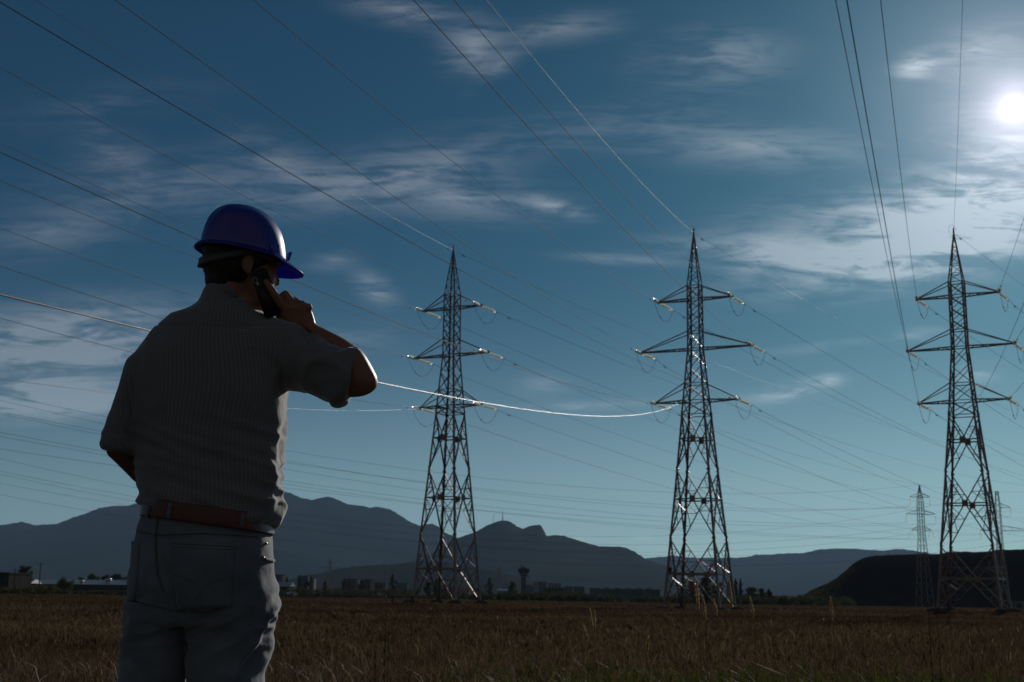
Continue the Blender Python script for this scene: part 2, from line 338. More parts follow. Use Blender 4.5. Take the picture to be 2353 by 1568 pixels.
# dark embankment on the right
HP = [(1838,1372),(1860,1360),(1900,1341),(1923,1329),(1938,1315),(1952,1303),(1966,1291),(1980,1283),(2009,1277),(2052,1275),(2123,1273),(2138,1276),(2180,1269),(2266,1267),(2310,1264),(2353,1262),(2500,1255),(2800,1262),(3100,1330)]
hpx = np.array([p[0] for p in HP]); hpy = np.array([p[1] for p in HP])
n = 260; X0 = np.linspace(hpx[0], hpx[-1], n); rows = []
m = 40; HX = np.zeros((m, n)); HY = np.zeros((m, n)); HZ = np.zeros((m, n))
for j, a in enumerate(X0):
    c = at(a, np.interp(a, hpx, hpy), 455)
    cz = c.z + .5*noise.fractal(Vector((c.x*.12, 3, 0)), .8, 2, 4)
    for i in range(m):
        tt = i/(m-1)
        if tt < .55: k = tt/.55; y = 412 + 43*k; z0 = gz(c.x, 412); z = z0 - .5 + (cz - z0 + .5)*(1-(1-k)**1.5)
        else: k = (tt-.55)/.45; y = 455 + 110*k; z = cz*(1-k) - 5*k
        if tt < .55: z += .45*noise.fractal(Vector((c.x*.09, y*.09, 1)), .8, 2, 4)*min(1, (1-k)*3)*min(1, k*4)
        HX[i, j] = c.x*(y/455 if tt < .55 else 1 + (y-455)/455*1.15); HY[i, j] = y; HZ[i, j] = z
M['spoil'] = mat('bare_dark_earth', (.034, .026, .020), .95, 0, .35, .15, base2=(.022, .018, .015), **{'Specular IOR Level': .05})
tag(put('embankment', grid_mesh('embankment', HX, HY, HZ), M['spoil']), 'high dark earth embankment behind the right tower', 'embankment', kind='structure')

# ------------------------------------------------------------------ haze: a closed box of even, pale air
hz = MB().box((0, 6000, 255), 19000, 13000, 650).build('haze', None); hz['kind'] = 'stuff'; hz['label'] = 'pale blue haze in the valley air'; hz['category'] = 'haze'
hm = bpy.data.materials.new('haze_air'); hm.use_nodes = True; ht = hm.node_tree; ht.nodes.clear()
ho = ht.nodes.new('ShaderNodeOutputMaterial'); pv = ht.nodes.new('ShaderNodeVolumePrincipled'); ht.links.new(pv.outputs[0], ho.inputs['Volume'])
pv.inputs['Color'].default_value = (.40, .66, 1.0, 1); pv.inputs['Density'].default_value = 0.000046; pv.inputs['Anisotropy'].default_value = .15
hz.data.materials.append(hm)
sc.cycles.volume_step_rate = 4
#HAZE_OBJ

# ------------------------------------------------------------------ lattice towers
def build_tower(q, label, detail=True):
    zT, zM, zB, z2, z4, z6, zu, w0, w2, w4, w6, wu, aT, aM, aB, tx, ty, tz, rot = q
    H = 38.0; wM = wu*1.05
    zs = [0, z2, z4, z6, zM, zu, H]; ws = [w0, w2, w4, w6, wM, wu, .06]
    def W(z): return float(np.interp(z, zs, ws))
    root = empty('lattice_tower', (tx, ty, tz), -rot)
    tag(root, label, 'pylon', 'big lattice pylons standing in the field')
    st = M['steel']
    def C(sa, sl, z): return Vector((sa*W(z), sl*W(z), z))
    corners = [(-1,-1),(1,-1),(1,1),(-1,1)]
    for sa, sl in corners:
        mb = MB(); zz = [-.3, z2, z4, z6, zM, zu, H]
        for i in range(len(zz)-1):
            wdt = [.22,.20,.19,.17,.15,.11][i]
            mb.angle(C(sa, sl, zz[i]), C(sa, sl, zz[i+1]), wdt, wdt*.22, (-sa,0,0), (0,-sl,0))
        mb.build('leg', st, root)
        f = MB(); c = C(sa, sl, 0)
        prof = [(1.25,-.25),(1.05,.02),(.75,.28),(.42,.42),(.12,.45)]
        f.lathe(prof, 14, (c.x, c.y, 0)); 
        f.v = [(x + .12*noise.noise(Vector((x*2, y*2, z*3 + sa))), y + .12*noise.noise(Vector((x*2+9, y*2, z*3))), z) for x, y, z in f.v]
        f.build('footing', M['concrete'], root, True)
    z1 = z2*.51; z3 = z2 + .57*(z4-z2); z5 = z4 + .56*(z6-z4)
    faces = [((-1,-1),(1,-1)),((1,-1),(1,1)),((1,1),(-1,1)),((-1,1),(-1,-1))]
    def flat(mb, p, q, wdt, n):     # angle brace lying on the face with normal n
        d = (Vector(q)-Vector(p)).normalized(); side = d.cross(Vector(n)).normalized()
        mb.angle(Vector(p) - side*wdt/2, Vector(q) - side*wdt/2, wdt, wdt*.18, side, -Vector(n))
    for fi, (a, b_) in enumerate(faces):
        nrm = Vector(((a[0]+b_[0])/2, (a[1]+b_[1])/2, 0))
        ins = -nrm*.05
        mb = MB()
        def cen(z): return (C(*a, z) + C(*b_, z))/2
        for (za, zc, zb) in ((0, z1, z2), (z2, z3, z4), (z4, z5, z6)):
            flat(mb, C(*a, zc)+ins, C(*b_, zc)+ins, .13 if zc != z1 else .2, nrm)
            for cc in (a, b_):
                flat(mb, C(*cc, za)+ins, cen(zc)+ins, .12, nrm); flat(mb, cen(zc)+ins, C(*cc, zb)+ins, .12, nrm)
                for (zA, zE, up_) in ((za, zc, 1), (zc, zb, 0)):
                    # redundant bracing between the leg and the main diagonal
                    for kk in ((.36, .68) if zc != z5 else (.5,)):
                        zp = zA + (zE-zA)*kk
                        dg = C(*cc, za).lerp(cen(zc), kk) if up_ else cen(zc).lerp(C(*cc, zb), kk)
                        flat(mb, C(*cc, zp)+ins*1.6, dg+ins*1.6, .06, nrm)
                        zq = zE if up_ else zA
                        flat(mb, C(*cc, zq)+ins*2.0, dg+ins*2.0, .06, nrm)
            g = cen(zc); dxy = (C(*b_, zc)-C(*a, zc)).normalized()
            u = dxy*.27; v = Vector((0, 0, .30)); k = nrm*.02
            mb.add([g-u-v+k, g+u-v+k, g+u+v+k, g-u+v+k, g-u-v-k*3, g+u-v-k*3, g+u+v-k*3, g-u+v-k*3], [(0,1,2,3),(7,6,5,4),(0,4,5,1),(1,5,6,2),(2,6,7,3),(3,7,4,0)])
            for cc in (a, b_):
                e = C(*cc, zb); s_ = (g-C(*cc, zc)).normalized()
                mb.add([e-v*1.2+k, e+v*1.2+k, e+s_*.32+k, e-v*1.2-k, e+v*1.2-k, e+s_*.32-k], [(0,1,2),(5,4,3),(0,3,4,1),(1,4,5,2),(2,5,3,0)])
        mb.build('base_bracing', st, root)
    # cage
    def seg(lo, hi, n): return [lo + (hi-lo)*i/n for i in range(n)]
    zBu, zMu, zTu = zB+1.75, zM+1.75, min(zT+1.5, zu)
    nodes = ([z6] if zB-z6 > .5 else []) + seg(zB, zBu, 1) + seg(zBu, zM, 2) + seg(zM, zMu, 1) + seg(zMu, zT, 3) + seg(zT, zTu, 1) + seg(zTu, H-.6, 5) + [H-.6]
    for a, b_ in faces:
        nrm = Vector(((a[0]+b_[0])/2, (a[1]+b_[1])/2, 0)); ins = -nrm*.04; mb = MB()
        for i in range(len(nodes)-1):
            lo, hi = nodes[i], nodes[i+1]; wd = .075 if lo < zTu else .055
            if lo < zTu:
                flat(mb, C(*a, lo)+ins, C(*b_, hi)+ins, wd, nrm); flat(mb, C(*b_, lo)+ins*2, C(*a, hi)+ins*2, wd, nrm)
            else:
                p, r_ = (a, b_) if i % 2 else (b_, a); flat(mb, C(*p, lo)+ins, C(*r_, hi)+ins, wd, nrm)
            if any(abs(lo-zz) < .01 for zz in (z6, zB, zBu, zM, zMu, zT, zTu)) or lo > zTu: flat(mb, C(*a, lo)+ins, C(*b_, lo)+ins, .08 if lo <= zTu else .05, nrm)
        mb.build('cage_bracing', st, root)
    cap = MB(); cap.bar((0,0,H-.7), (0,0,H+.1), .16); cap.bar((0,0,H), (0,0,H+.55), .06); cap.tube([(0,0,H+.1),(0,0,H+.4)], [.07,.1], 8)
    cap.tube([(-.35*math.cos(a)-.1, -.55*math.sin(a), H+.15+.55*math.sin(a)) for a in np.linspace(-.3, math.pi, 9)], .015, 5)
    cap.build('peak_cap', st, root)
    return root, C, (zT, zM, zB, zBu, zMu, zTu), (aT, aM, aB)

def string_mb(p, d, L):
    d = Vector(d).normalized(); mb = MB(); p = Vector(p); nd = 15
    mb.tube([p, p + d*L], .018, 6)
    # cap-and-pin discs: each an open glass shell flaring from the pin
    nseg = 12; a1 = d.orthogonal().normalized(); a2 = d.cross(a1); z = .25; step = (L-.5)/nd; vs = []; fs = []
    for i in range(nd):
        b0 = len(vs)
        for rr_, zz_ in ((.028, z), (.05, z+.015), (.13, z+.055), (.155, z+.075), (.158, z+.10)):
            vs += [p + d*zz_ + (a1*math.cos(2*math.pi*k/nseg) + a2*math.sin(2*math.pi*k/nseg))*rr_ for k in range(nseg)]
        fs += [(b0+q*nseg+k, b0+q*nseg+(k+1) % nseg, b0+(q+1)*nseg+(k+1) % nseg, b0+(q+1)*nseg+k) for q in range(4) for k in range(nseg)]
        if i < nd-1: fs += [(b0+k, b0+(k+1) % nseg, b0+5*nseg+(k+1) % nseg, b0+5*nseg+k) for k in range(nseg)]
        z += step
    mb.add(vs, fs)
    return mb
NEAR_AZ = [.225, .275, .316]; FAR_AZ = [.60, .612, .655]
LAB = ['tall lattice pylon nearest the man, leftmost of the three big pylons', 'middle one of the three big pylons, bright glints on its lower braces', 'big lattice pylon in front of the dark embankment']
M['ring'] = mat('corona_ring_metal', (.5, .5, .5), .3, .9, .1, 3)
TW = []
for k, q in enumerate(TOWER):
    root, C, (zT, zM, zB, zBu, zMu, zTu), arms = build_tower(q, LAB[k])
    rot = q[18]; st = M['steel']
    def loc(az):   # world azimuth -> local direction (arm axis = local x)
        v = Vector((math.sin(az), math.cos(az), 0)); return Matrix.Rotation(rot, 3, 'Z') @ v
    fdir = loc(FAR_AZ[k]); ndir = -loc(NEAR_AZ[k])
    tips = {}
    for lvl, zl, zup, al in (('T', zT, zTu, arms[0]), ('M', zM, zMu, arms[1]), ('B', zB, zBu, arms[2])):
        for sx, side in ((-1, 'L'), (1, 'R')):
            tip = Vector((sx*al, 0, zl)); mb = MB()
            for sl in (-1, 1):
                lo = C(sx, sl, zl); up = C(sx, sl, zup)
                mb.bar(lo, tip + Vector((0, sl*.10, 0)), .12, .12, over=.05); mb.bar(up, tip + Vector((0, sl*.10, .06)), .085, .085, over=.03)
            L_, R_ = C(sx, -1, zl), C(sx, 1, zl); nn = 5 if lvl == 'M' else 4
            for i in range(nn):
                f0, f1 = i/nn, min(.97, (i+1)/nn)
                p = (L_ if i % 2 else R_).lerp(tip, f0); r_ = (R_ if i % 2 else L_).lerp(tip, f1); mb.bar(p, r_, .055)
                mb.bar(L_.lerp(tip, f1), R_.lerp(tip, f1), .045)
            ya = .30; mb.box(tip + Vector((0, 0, 0)), .34, .30, .16); mb.box(tip + Vector((sx*.1, 0, .1)), .1, .22, .14)
            mb.build('crossarm', st, root)
            fd = Vector((fdir.x, fdir.y, -.05)).normalized(); nd_ = Vector((ndir.x, ndir.y, -.07)).normalized()
            pf = tip + Vector((0, 0, -.06)) + fd*.25; pn = tip + Vector((0, 0, -.06)) + nd_*.25; SL = 2.7
            for pp, dd_ in ((pf, fd), (pn, nd_)):
                mb2 = MB(); mb2 = string_mb(pp, dd_, SL); s_ = mb2.build('insulator_string', M['glass'], root, True)
                cl_ = MB(); e = pp + dd_*SL; cl_.tube([pp - dd_*.25, pp], [.03, .03], 6); cl_.build('link', M['ring'], s_); cl_ = MB(); cl_.tube([e, e + dd_*.35], [.045, .03], 8) 
                aa = dd_.cross(Vector((0,0,1))).normalized(); bb = aa.cross(dd_).normalized()
                cl_.build('clamp', M['ring'], s_); cl_ = MB()
                cl_.tube([e - dd_*.25 + (aa*math.cos(a) + bb*math.sin(a))*.2 for a in np.linspace(0, 2*math.pi, 13)], .014, 5, False)
                cl_.build('corona_ring', M['ring'], s_); cl_ = MB()
                cl_.tube([pp + dd_*.15 + (aa*math.cos(a) + bb*math.sin(a))*.17 for a in np.linspace(0, 2*math.pi, 13)], .012, 5, False)
                cl_.build('corona_ring', M['ring'], s_)
            ef, en = pf + fd*(SL+.1), pn + nd_*(SL+.1); pts = []
            for i in range(21):
                tt = i/20; p = en.lerp(ef, tt); p.z -= 1.75*(1-(2*tt-1)**2)**.8; pts.append(p)
            j = MB(); j.tube(pts, .017, 6)
            for ii in (6, 9): j.tube([pts[ii], pts[ii+1]], .045, 6)
            j.build('jumper_loop', M['cable'], root)
            tips[lvl+side] = (tip, pf + fd*(SL+.3), pn + nd_*(SL+.3))
    if k == 1:
        bx = MB().box((-q[7]*.78, -q[7]*.80, q[3]*.51+.36), .34, .34, .5); bx.build('control_box', M['wall_dark'], root)
        c = (C(-1,-1,q[3]*.51) + C(1,-1,q[3]*.51))/2; MB().box((c.x, c.y-.12, q[3]*.51-1.2), .55, .06, 1.0).build('warning_plate', M['rust'], root)
    TW.append((root, tips, C, q))

# ------------------------------------------------------------------ wires
NEAR = [(0,'TR',0.253,7.89,-0.079),(0,'TL',0.217,9.715,-0.685),(0,'MR',0.2428,8.719,-0.842),(0,'ML',0.1994,8.81,-0.913),(0,'BR',0.2288,6.909,-0.262),(0,'BL',0.1773,8.305,-1.145),(0,'P',0.2705,6.505,-0.026),
 (1,'TR',0.2766,10.522,-0.256),(1,'TL',0.2707,10.049,-0.529),(1,'MR',0.2813,8.456,-0.511),(1,'ML',0.2768,6.004,-0.464),(1,'BR',0.3291,9.047,7.269),(1,'BL',0.2555,8.49,-2.943),(1,'P',0.2699,11.594,-0.425),
 (1,'X',0.202,9.889,-14.647),(0,'X',0.2038,11.805,-1.294),
 (2,'TL',0.3155,10.612,-0.189),(2,'ML',0.3173,6.201,0.094),(2,'BL',0.3162,5.922,0.115),(2,'P',0.319,6.606,0.067),(2,'TR',0.3154,7.686,0.04),(2,'MR',0.3157,7.383,0.072),(2,'BR',0.3153,7.165,0.101),(2,'X',0.3154,8.598,-0.031)]
FARD = {(0,'P'):(.6113,4.69,.57),(0,'TR'):(.6098,5.36,.70),(0,'TL'):(.5901,6.93,.71),(0,'MR'):(.58,6.6,.37),(0,'ML'):(.5777,7.1,.69),(0,'BR'):(.576,6.5,.38),(0,'BL'):(.574,6.9,.4),
 (1,'P'):(.6334,6.2,.75),(1,'TR'):(.61,6.6,.6),(1,'TL'):(.619,8.2,2.0),(1,'MR'):(.604,6.3,.5),(1,'ML'):(.56,8.0,.1),(1,'BR'):(.5865,6.8,.55),(1,'BL'):(.57,7.0,.3),
 (2,'P'):(.679,5.84,.81),(2,'TR'):(.645,6.16,.49),(2,'TL'):(.661,6.9,1.5),(2,'MR'):(.64,6.3,.5),(2,'ML'):(.614,6.45,.47),(2,'BR'):(.63,6.5,.4),(2,'BL'):(.61,6.6,.4)}
def tip_world(k, key):
    q = TOWER[k]; x, y, z0, a = q[15:]
    A = Vector((math.cos(a), -math.sin(a), 0)); L = Vector((math.sin(a), math.cos(a), 0)); B = Vector((x, y, z0))
    if key == 'P': return B + Vector((0, 0, 38.0))
    if key == 'X': return B + Vector((0, 0, q[2]-.2)) + A*q[10]*(-1 if k < 2 else 1) - L*q[10]
    z = {'T': q[0], 'M': q[1], 'B': q[2]}[key[0]]; l = {'T': q[12], 'M': q[13], 'B': q[14]}[key[0]]
    return B + Vector((0, 0, z)) + A*l*(-1 if key[1] == 'L' else 1)
TN = ['left big pylon', 'middle big pylon', 'right big pylon']
ARM = {'TL': 'left top arm', 'TR': 'right top arm', 'ML': 'left middle arm', 'MR': 'right middle arm', 'BL': 'left bottom arm', 'BR': 'right bottom arm', 'P': 'peak', 'X': 'lower body'}
def wire_pts(P0, az, sag, dz, span, sgn, t0=0.0, n=90):
    u = Vector((math.sin(az), math.cos(az), 0))*sgn; pts = []
    for i in range(n):
        t_ = t0 + (1-t0)*(i/(n-1))**1.0
        p = P0 + u*(span*t_); p.z = P0.z + dz*t_ - 4*sag*t_*(1-t_); pts.append(p)
    return pts
def make_wire(k, key, az, sag, dz, sgn):
    P0 = tip_world(k, key); off = 3.0/300 if key not in ('P', 'X') else 0.0015
    pts = wire_pts(P0, az, sag, dz, 300, sgn, off, 160 if key in ('P', 'X') else 90)
    if key not in ('P', 'X'):
        root, tips, C, q = TW[k]; e = tips[key][2 if sgn < 0 else 1]
        e = Matrix.Translation(root.location) @ Matrix.Rotation(-q[18], 4, 'Z') @ e
        pts[0] = e.lerp(pts[0], .0)
    rad = .015 if key not in ('P', 'X') else .012
    o = MB().tube(pts, rad, 8).build('power_line', M['sunlit_wire' if (key == 'P' and sgn < 0 and k == 1) else 'ground_wire' if key in ('P', 'X') else 'cable'], None, True)
    lab = ('wire from the %s of the %s, running overhead' if sgn < 0 else 'wire from the %s of the %s, leaving far right') % (ARM[key], TN[k])
    tag(o, lab, 'power line', 'wires strung between the pylons')
    # vibration damper
    p = pts[0].lerp(pts[1], .7 if key != 'P' else .75); d = (pts[1]-pts[0]).normalized()
    dm = MB(); dm.bar(p, p - Vector((0, 0, .12)), .03); c = p - Vector((0, 0, .12))
    dm.tube([c - d*.24, c + d*.24], .012, 5); dm.tube([c - d*.27, c - d*.12], .05, 7); dm.tube([c + d*.12, c + d*.27], .05, 7)
    dm.build('vibration_damper', M['cable'], o)
    return o
for (k, key, az, sag, dz) in NEAR: make_wire(k, key, az, sag, dz, -1)
for (k, key), (az, sag, dz) in FARD.items(): make_wire(k, key, az, sag, dz, 1)

# ------------------------------------------------------------------ two smaller suspension pylons beyond, by the embankment
def small_tower(loc, rz, lv, H, label, flat_top=False):
    root = empty('suspension_tower', loc, rz); tag(root, label, 'pylon', 'smaller far pylons by the embankment')
    st = M['steel']; zs = [0, H*.30, H*.57, H*.86, H]; ws = [1.9, 1.35, .78, .70, .35 if flat_top else .05]
    def W(z): return float(np.interp(z, zs, ws))
    def C(a, b_, z): return Vector((a*W(z), b_*W(z), z))
    for sa in (-1, 1):
        for sb in (-1, 1):
            mb = MB()
            for i in range(4): mb.bar(C(sa, sb, zs[i]-.2*(i == 0)), C(sa, sb, zs[i+1]), .13, up=(sa, 0, 0))
            mb.build('leg', st, root)
    faces = [((-1,-1),(1,-1)),((1,-1),(1,1)),((1,1),(-1,1)),((-1,1),(-1,-1))]
    nod = [0]
    while nod[-1] < H-.8: nod.append(nod[-1] + max(1.75, W(nod[-1])*2.1))
    nod[-1] = H-.1
    mb = MB()
    for a, b_ in faces:
        nrm = Vector(((a[0]+b_[0])/2, (a[1]+b_[1])/2, 0))
        for lo, hi in zip(nod[:-1], nod[1:]):
            mb.bar(C(*a, lo), C(*b_, hi), .06, .04, nrm); mb.bar(C(*b_, lo)-nrm*.06, C(*a, hi)-nrm*.06, .06, .04, nrm)
        mb.bar(C(*a, nod[3]), C(*b_, nod[3]), .1, .06, nrm)
    if flat_top: mb.box((0, 0, H), .95, .95, .15)
    mb.build('bracing', st, root)
    tips = []
    for (z, aL, aR, hh, vee) in lv:
        for sx, al in ((-1, aL), (1, aR)):
            tip = Vector((sx*al, 0, z)); m2 = MB()
            for sb in (-1, 1):
                m2.bar(C(sx, sb, z), tip, .12); m2.bar(C(sx, sb, z+hh), tip + Vector((0, 0, .12)), .09)
            nn = max(2, int(al/2.0))
            for i in range(nn):
                f_ = (i+.5)/nn; p = C(sx, 1, z).lerp(tip, f_); q_ = C(sx, 1, z+hh).lerp(tip, f_); m2.bar(p, q_, .06); m2.bar(C(sx, -1, z).lerp(tip, f_), p, .06)
            m2.build('crossarm', st, root)
            if vee:
                for s2 in (-1, 1): 
                    d = Vector((s2*.28, 0, -1)); pr = string_mb(tip + Vector((-s2*.0+s2*.35, 0, 0)), d, 2.5).build('insulator_string', M['glass'], root, True)
            else: string_mb(tip, (0, 0, -1), 2.6).build('insulator_string', M['glass'], root, True)
            tips.append(tip + Vector((0, 0, -2.6)))
    return root, tips
s1 = at(2125, 1375, 382); s1z = gz(s1.x, 382) - .1
zz1 = lambda py: at(2125, py, 382).z - s1z
sm1, tips1 = small_tower((s1.x, 382, s1z), .15, [(zz1(1143), 3.1, 3.1, 1.2, False), (zz1(1182), 4.5, 4.5, 1.2, False), (zz1(1219), 3.1, 3.0, 1.1, True)], zz1(1115),
  'smaller far pylon with three pairs of hanging insulators, beside the right big pylon')
s2 = at(2305, 1375, 412); s2z = gz(s2.x, 412) - .1
zz2 = lambda py: at(2305, py, 412).z - s2z
sm2, tips2 = small_tower((s2.x, 412, s2z), -.1, [(zz2(1167), 3.9, 3.9, 1.4, False), (zz2(1220), 5.7, 9.5, 1.6, False)], zz2(1130),
  'smaller far pylon with a flat cut-off top at the right edge', True)
def planar_wire(P0, P1, pts_px, label, rad=.024, t_end=1.0, endz=None, t0=-.45):
    # P0,P1: plan line; pts_px: image points the wire passes
    T, Z = [], []
    for px, py in pts_px:
        r = ray(px, py); d = P1 - P0
        det = r.x*(-d.y) + d.x*r.y
        mm = (P0.x*(-d.y) + d.x*P0.y)/det; t_ = (r.x*P0.y - r.y*P0.x)/det
        T.append(t_); Z.append(CAM_Z + r.z*mm)
    if endz is not None: T.append(t_end); Z.append(endz)
    co = np.polyfit(T, Z, 2); co[0] = max(co[0], 4.0)
    if endz is not None:   # keep both ends
        A = np.array([[T[0], 1], [t_end, 1]]); bb = np.array([Z[0]-co[0]*T[0]**2, endz-co[0]*t_end**2]); co[1:] = np.linalg.solve(A, bb)
    pts = []
    for i in range(80):
        t_ = t0 + (t_end - t0)*i/79; p = P0 + (P1-P0)*t_; pts.append(Vector((p.x, p.y, np.polyval(co, t_))))
    o = MB().tube(pts, rad, 5).build('far_power_line', M['cable']); tag(o, label, 'power line', 'thin far wires crossing low behind the man')
rr = Matrix.Rotation(.15, 3, 'Z')
leftY = [906, 920, 947, 951, 994, 1003, 1032]; nm = ['peak', 'left top arm', 'right top arm', 'left middle arm', 'right middle arm', 'left bottom arm', 'right bottom arm']
ends = [Vector((0, 0, zz1(1115)))] + tips1
for i, (ly, e) in enumerate(zip(leftY, ends)):
    E_ = Vector((s1.x, 382, s1z)) + rr @ e; off = Vector((E_.x - s1.x, E_.y - 382))
    P0 = Vector((-92, 230)) + off*.8; P1 = Vector((E_.x, E_.y))
    planar_wire(Vector((P0.x, P0.y, 0)), Vector((P1.x, P1.y, 0)), [(0, ly), (642, [1033,1056,1061,1076,1103,1111,1120][i])], 'thin far wire, %s of the smaller pointed pylon, going left' % nm[i], endz=E_.z)
rr2 = Matrix.Rotation(-.1, 3, 'Z')
nm2 = ['left upper arm', 'right upper arm', 'left lower arm', 'right lower arm', 'left side of the flat top']
e2 = tips2 + [Vector((-.4, 0, zz2(1130)))]
for i, (ly, y2, e) in enumerate(zip([1083, 1090, 1111, 1137, 1054], [1252, 1269, 1277, 1302, 1231], e2)):
    E_ = Vector((s2.x, 412, s2z)) + rr2 @ e
    planar_wire(Vector((-112, 287 + i*1.5, 0)), Vector((E_.x, E_.y, 0)), [(0, ly), (1540, y2)], 'thin far wire, %s of the flat-topped pylon, going left' % nm2[i], endz=E_.z)

# two far pylons of a line that crosses in front of the city
def far_pylon(px, pyt, pyb, Y, label):
    b0 = at(px, pyb, Y); b0.z = gz(b0.x, Y); Ht = at(px, pyt, Y).z - b0.z
    root = empty('far_pylon', b0, .5); tag(root, label, 'pylon', 'faint pylons in front of the city'); mb = MB()
    for sa in (-1, 1):
        for sb in (-1, 1): mb.bar((sa*2.6, sb*2.6, 0), (sa*.3, sb*.3, Ht), .2)
    z = 0
    while z < Ht-3:
        wz = 2.6 - 2.3*z/Ht; h = max(1.6, wz*1.6); w2_ = 2.6 - 2.3*(z+h)/Ht
        for sb in (-1, 1): mb.bar((-wz, sb*wz, z), (w2_, sb*w2_, z+h), .14); mb.bar((wz, sb*wz, z), (-w2_, sb*w2_, z+h), .14)
        z += h
    mb.build('mast', M['steel'], root)
    for zz, l in ((Ht*.62, 7), (Ht*.75, 9), (Ht*.88, 6)):
        m2 = MB(); m2.bar((-l, 0, zz), (l, 0, zz), .2); m2.bar((-l, 0, zz), (0, 0, zz+1.8), .16); m2.bar((l, 0, zz), (0, 0, zz+1.8), .16); m2.build('crossarm', M['steel'], root)
far_pylon(757, 1284, 1345, 1150, 'faint far pylon above the rooftops between man and left big pylon')
far_pylon(1197, 1296, 1356, 1250, 'faint far pylon close behind the water tower')
far_pylon(1146, 1302, 1356, 1300, 'faint far pylon left of the water tower')
far_pylon(1634, 1292, 1358, 1000, 'faint far pylon seen through the legs of the middle big pylon')
# masts on the hilltop
for px, pt, pb, lab in ((1155, 1174, 1199, 'taller radio mast on the summit of the steep hill'), (1134, 1181, 1204, 'thinner radio mast left of the summit mast')):
    b0 = at(px, pb, 3900); t0 = at(px, pt, 3900); root = empty('radio_mast', (b0.x, 3900, b0.z-4)); tag(root, lab, 'mast', 'masts on the hilltop')
    h = t0.z - b0.z + 4; w0_ = 2.2 if px == 1155 else 1.0
    MB().tube([(0,0,0),(0,0,h*.3),(0,0,h)], [w0_, w0_*.7, .5], 6).build('pole', M['steel'], root)
    if px == 1155: MB().box((0,0,3), 16, 9, 6).build('base_building', M['wall_grey'], root)

# ------------------------------------------------------------------ far buildings
GRP = 'buildings of the town beyond the field'
def front_windows(root, w, h, dpt, rows, cols, wz=.62, ww=.5):
    rows, cols = min(rows, 4), min(cols, 4); me = MB().box((0, 0, 0), w/cols*ww, .08, h/rows*wz*.8).mesh('window'); me.materials.append(M['window'])
    for i in range(rows):
        for j in range(cols):
            o = bpy.data.objects.new('window', me); sc.collection.objects.link(o); o.parent = root; o.location = (-w/2 + (j+.5)*w/cols, -dpt/2-.02, (i+.55)*h/rows)
def building(x0, x1, yt, Y, label, wall='wall_grey', dpt=12, rows=0, cols=0, roof='flat', cat='building', sink=0.0, stripe=None):
    a, b_ = at(x0, yt, Y), at(x1, yt, Y); w_ = b_.x - a.x; cx = (a.x+b_.x)/2; z0 = gz(cx, Y) - sink; h = a.z - z0
    root = empty('building', (cx, Y + dpt/2, z0 - .3)); tag(root, label, cat, GRP)
    h += .3
    if roof == 'flat':
        MB().box((0, 0, h/2), w_, dpt, h).build('wall', M[wall], root); MB().box((0, 0, h+.2), w_+.5, dpt+.5, .4).build('roof', M['wall_dark'], root)
    elif roof == 'arch':
        hw = h*.62; MB().box((0, 0, hw/2), w_, dpt, hw).build('wall', M[wall], root); mb = MB(); n_ = 12; vs = []
        for i in range(n_+1):
            al = math.pi*i/n_; vs += [(-w_/2, -math.cos(al)*(dpt/2+.3), hw + math.sin(al)*(h-hw)), (w_/2, -math.cos(al)*(dpt/2+.3), hw + math.sin(al)*(h-hw))]
        mb.add(vs, [(2*i, 2*i+1, 2*i+3, 2*i+2) for i in range(n_)] + [tuple(2*i for i in range(n_+1)), tuple(2*i+1 for i in reversed(range(n_+1)))]); mb.build('roof', M['roof_metal'], root)
    elif roof == 'gable':
        hw = h*.7; MB().box((0, 0, hw/2), w_, dpt, hw).build('wall', M[wall], root)
        mb = MB(); e = .4
        mb.add([(-w_/2-e, -dpt/2-e, hw), (w_/2+e, -dpt/2-e, hw), (w_/2+e, 0, h), (-w_/2-e, 0, h), (w_/2+e, dpt/2+e, hw), (-w_/2-e, dpt/2+e, hw)],
               [(0,1,2,3), (3,2,4,5), (0,3,5), (1,4,2), (0,5,4,1)]); mb.build('roof', M['roof_metal' if wall != 'wall_pale' else 'roof_tile'], root)
    if rows: front_windows(root, w_, h*.95, dpt, rows, cols)
    if stripe: MB().box((w_/2 - .8*stripe, -dpt/2-.05, h/2), 1.4*stripe, .3, h*.97).build('stair_tower', M['wall_pale'], root)
    return root, w_, h
# left: long warehouse with a metal roof and domed vents
wh, ww_, hh_ = building(58, 300, 1331, 330, 'long low warehouse with silver sheet roof and domed vents, left of the man', 'wall_grey', 22, 0, 0, 'gable', 'warehouse')
for px, dy_ in ((236, 0), (229, 1), (275, 3), (286, 4), (182, -6)):
    p = at(px, 1336, 330); lx = p.x - wh.location.x; yy_ = -5.5 + dy_*.6; zr = hh_*.7 + (hh_*.3)*(1 - abs(yy_)/11.4)
    d_ = MB(); d_.lathe([(.25,-.3),(.25,.25),(.55,.35),(.62,.6),(.5,.85),(.25,1.0),(.05,1.04)], 12, (lx, yy_, zr)); d_.build('roof_vent', M['vent'], wh, True)
me_ = MB().box((0, 0, 0), ww_/14, .08, .9).mesh('window'); me_.materials.append(M['window'])
for i in range(9):
    o_ = bpy.data.objects.new('window', me_); sc.collection.objects.link(o_); o_.parent = wh; o_.location = (-ww_/2 + (i+.5)*ww_/9, -11.03, hh_*.32)
building(-40, 21, 1319, 300, 'dark flat-roofed block at the left edge of the field', 'wall_dark', 14, 2, 6)
building(24, 66, 1330, 318, 'small dark shed left of the long warehouse', 'wall_dark', 8, 1, 4, 'gable', 'shed')
building(628, 651, 1322, 900, 'tall grey apartment block just right of the man', 'wall_grey', 14, 7, 3, 'flat', 'apartment block', stripe=1)
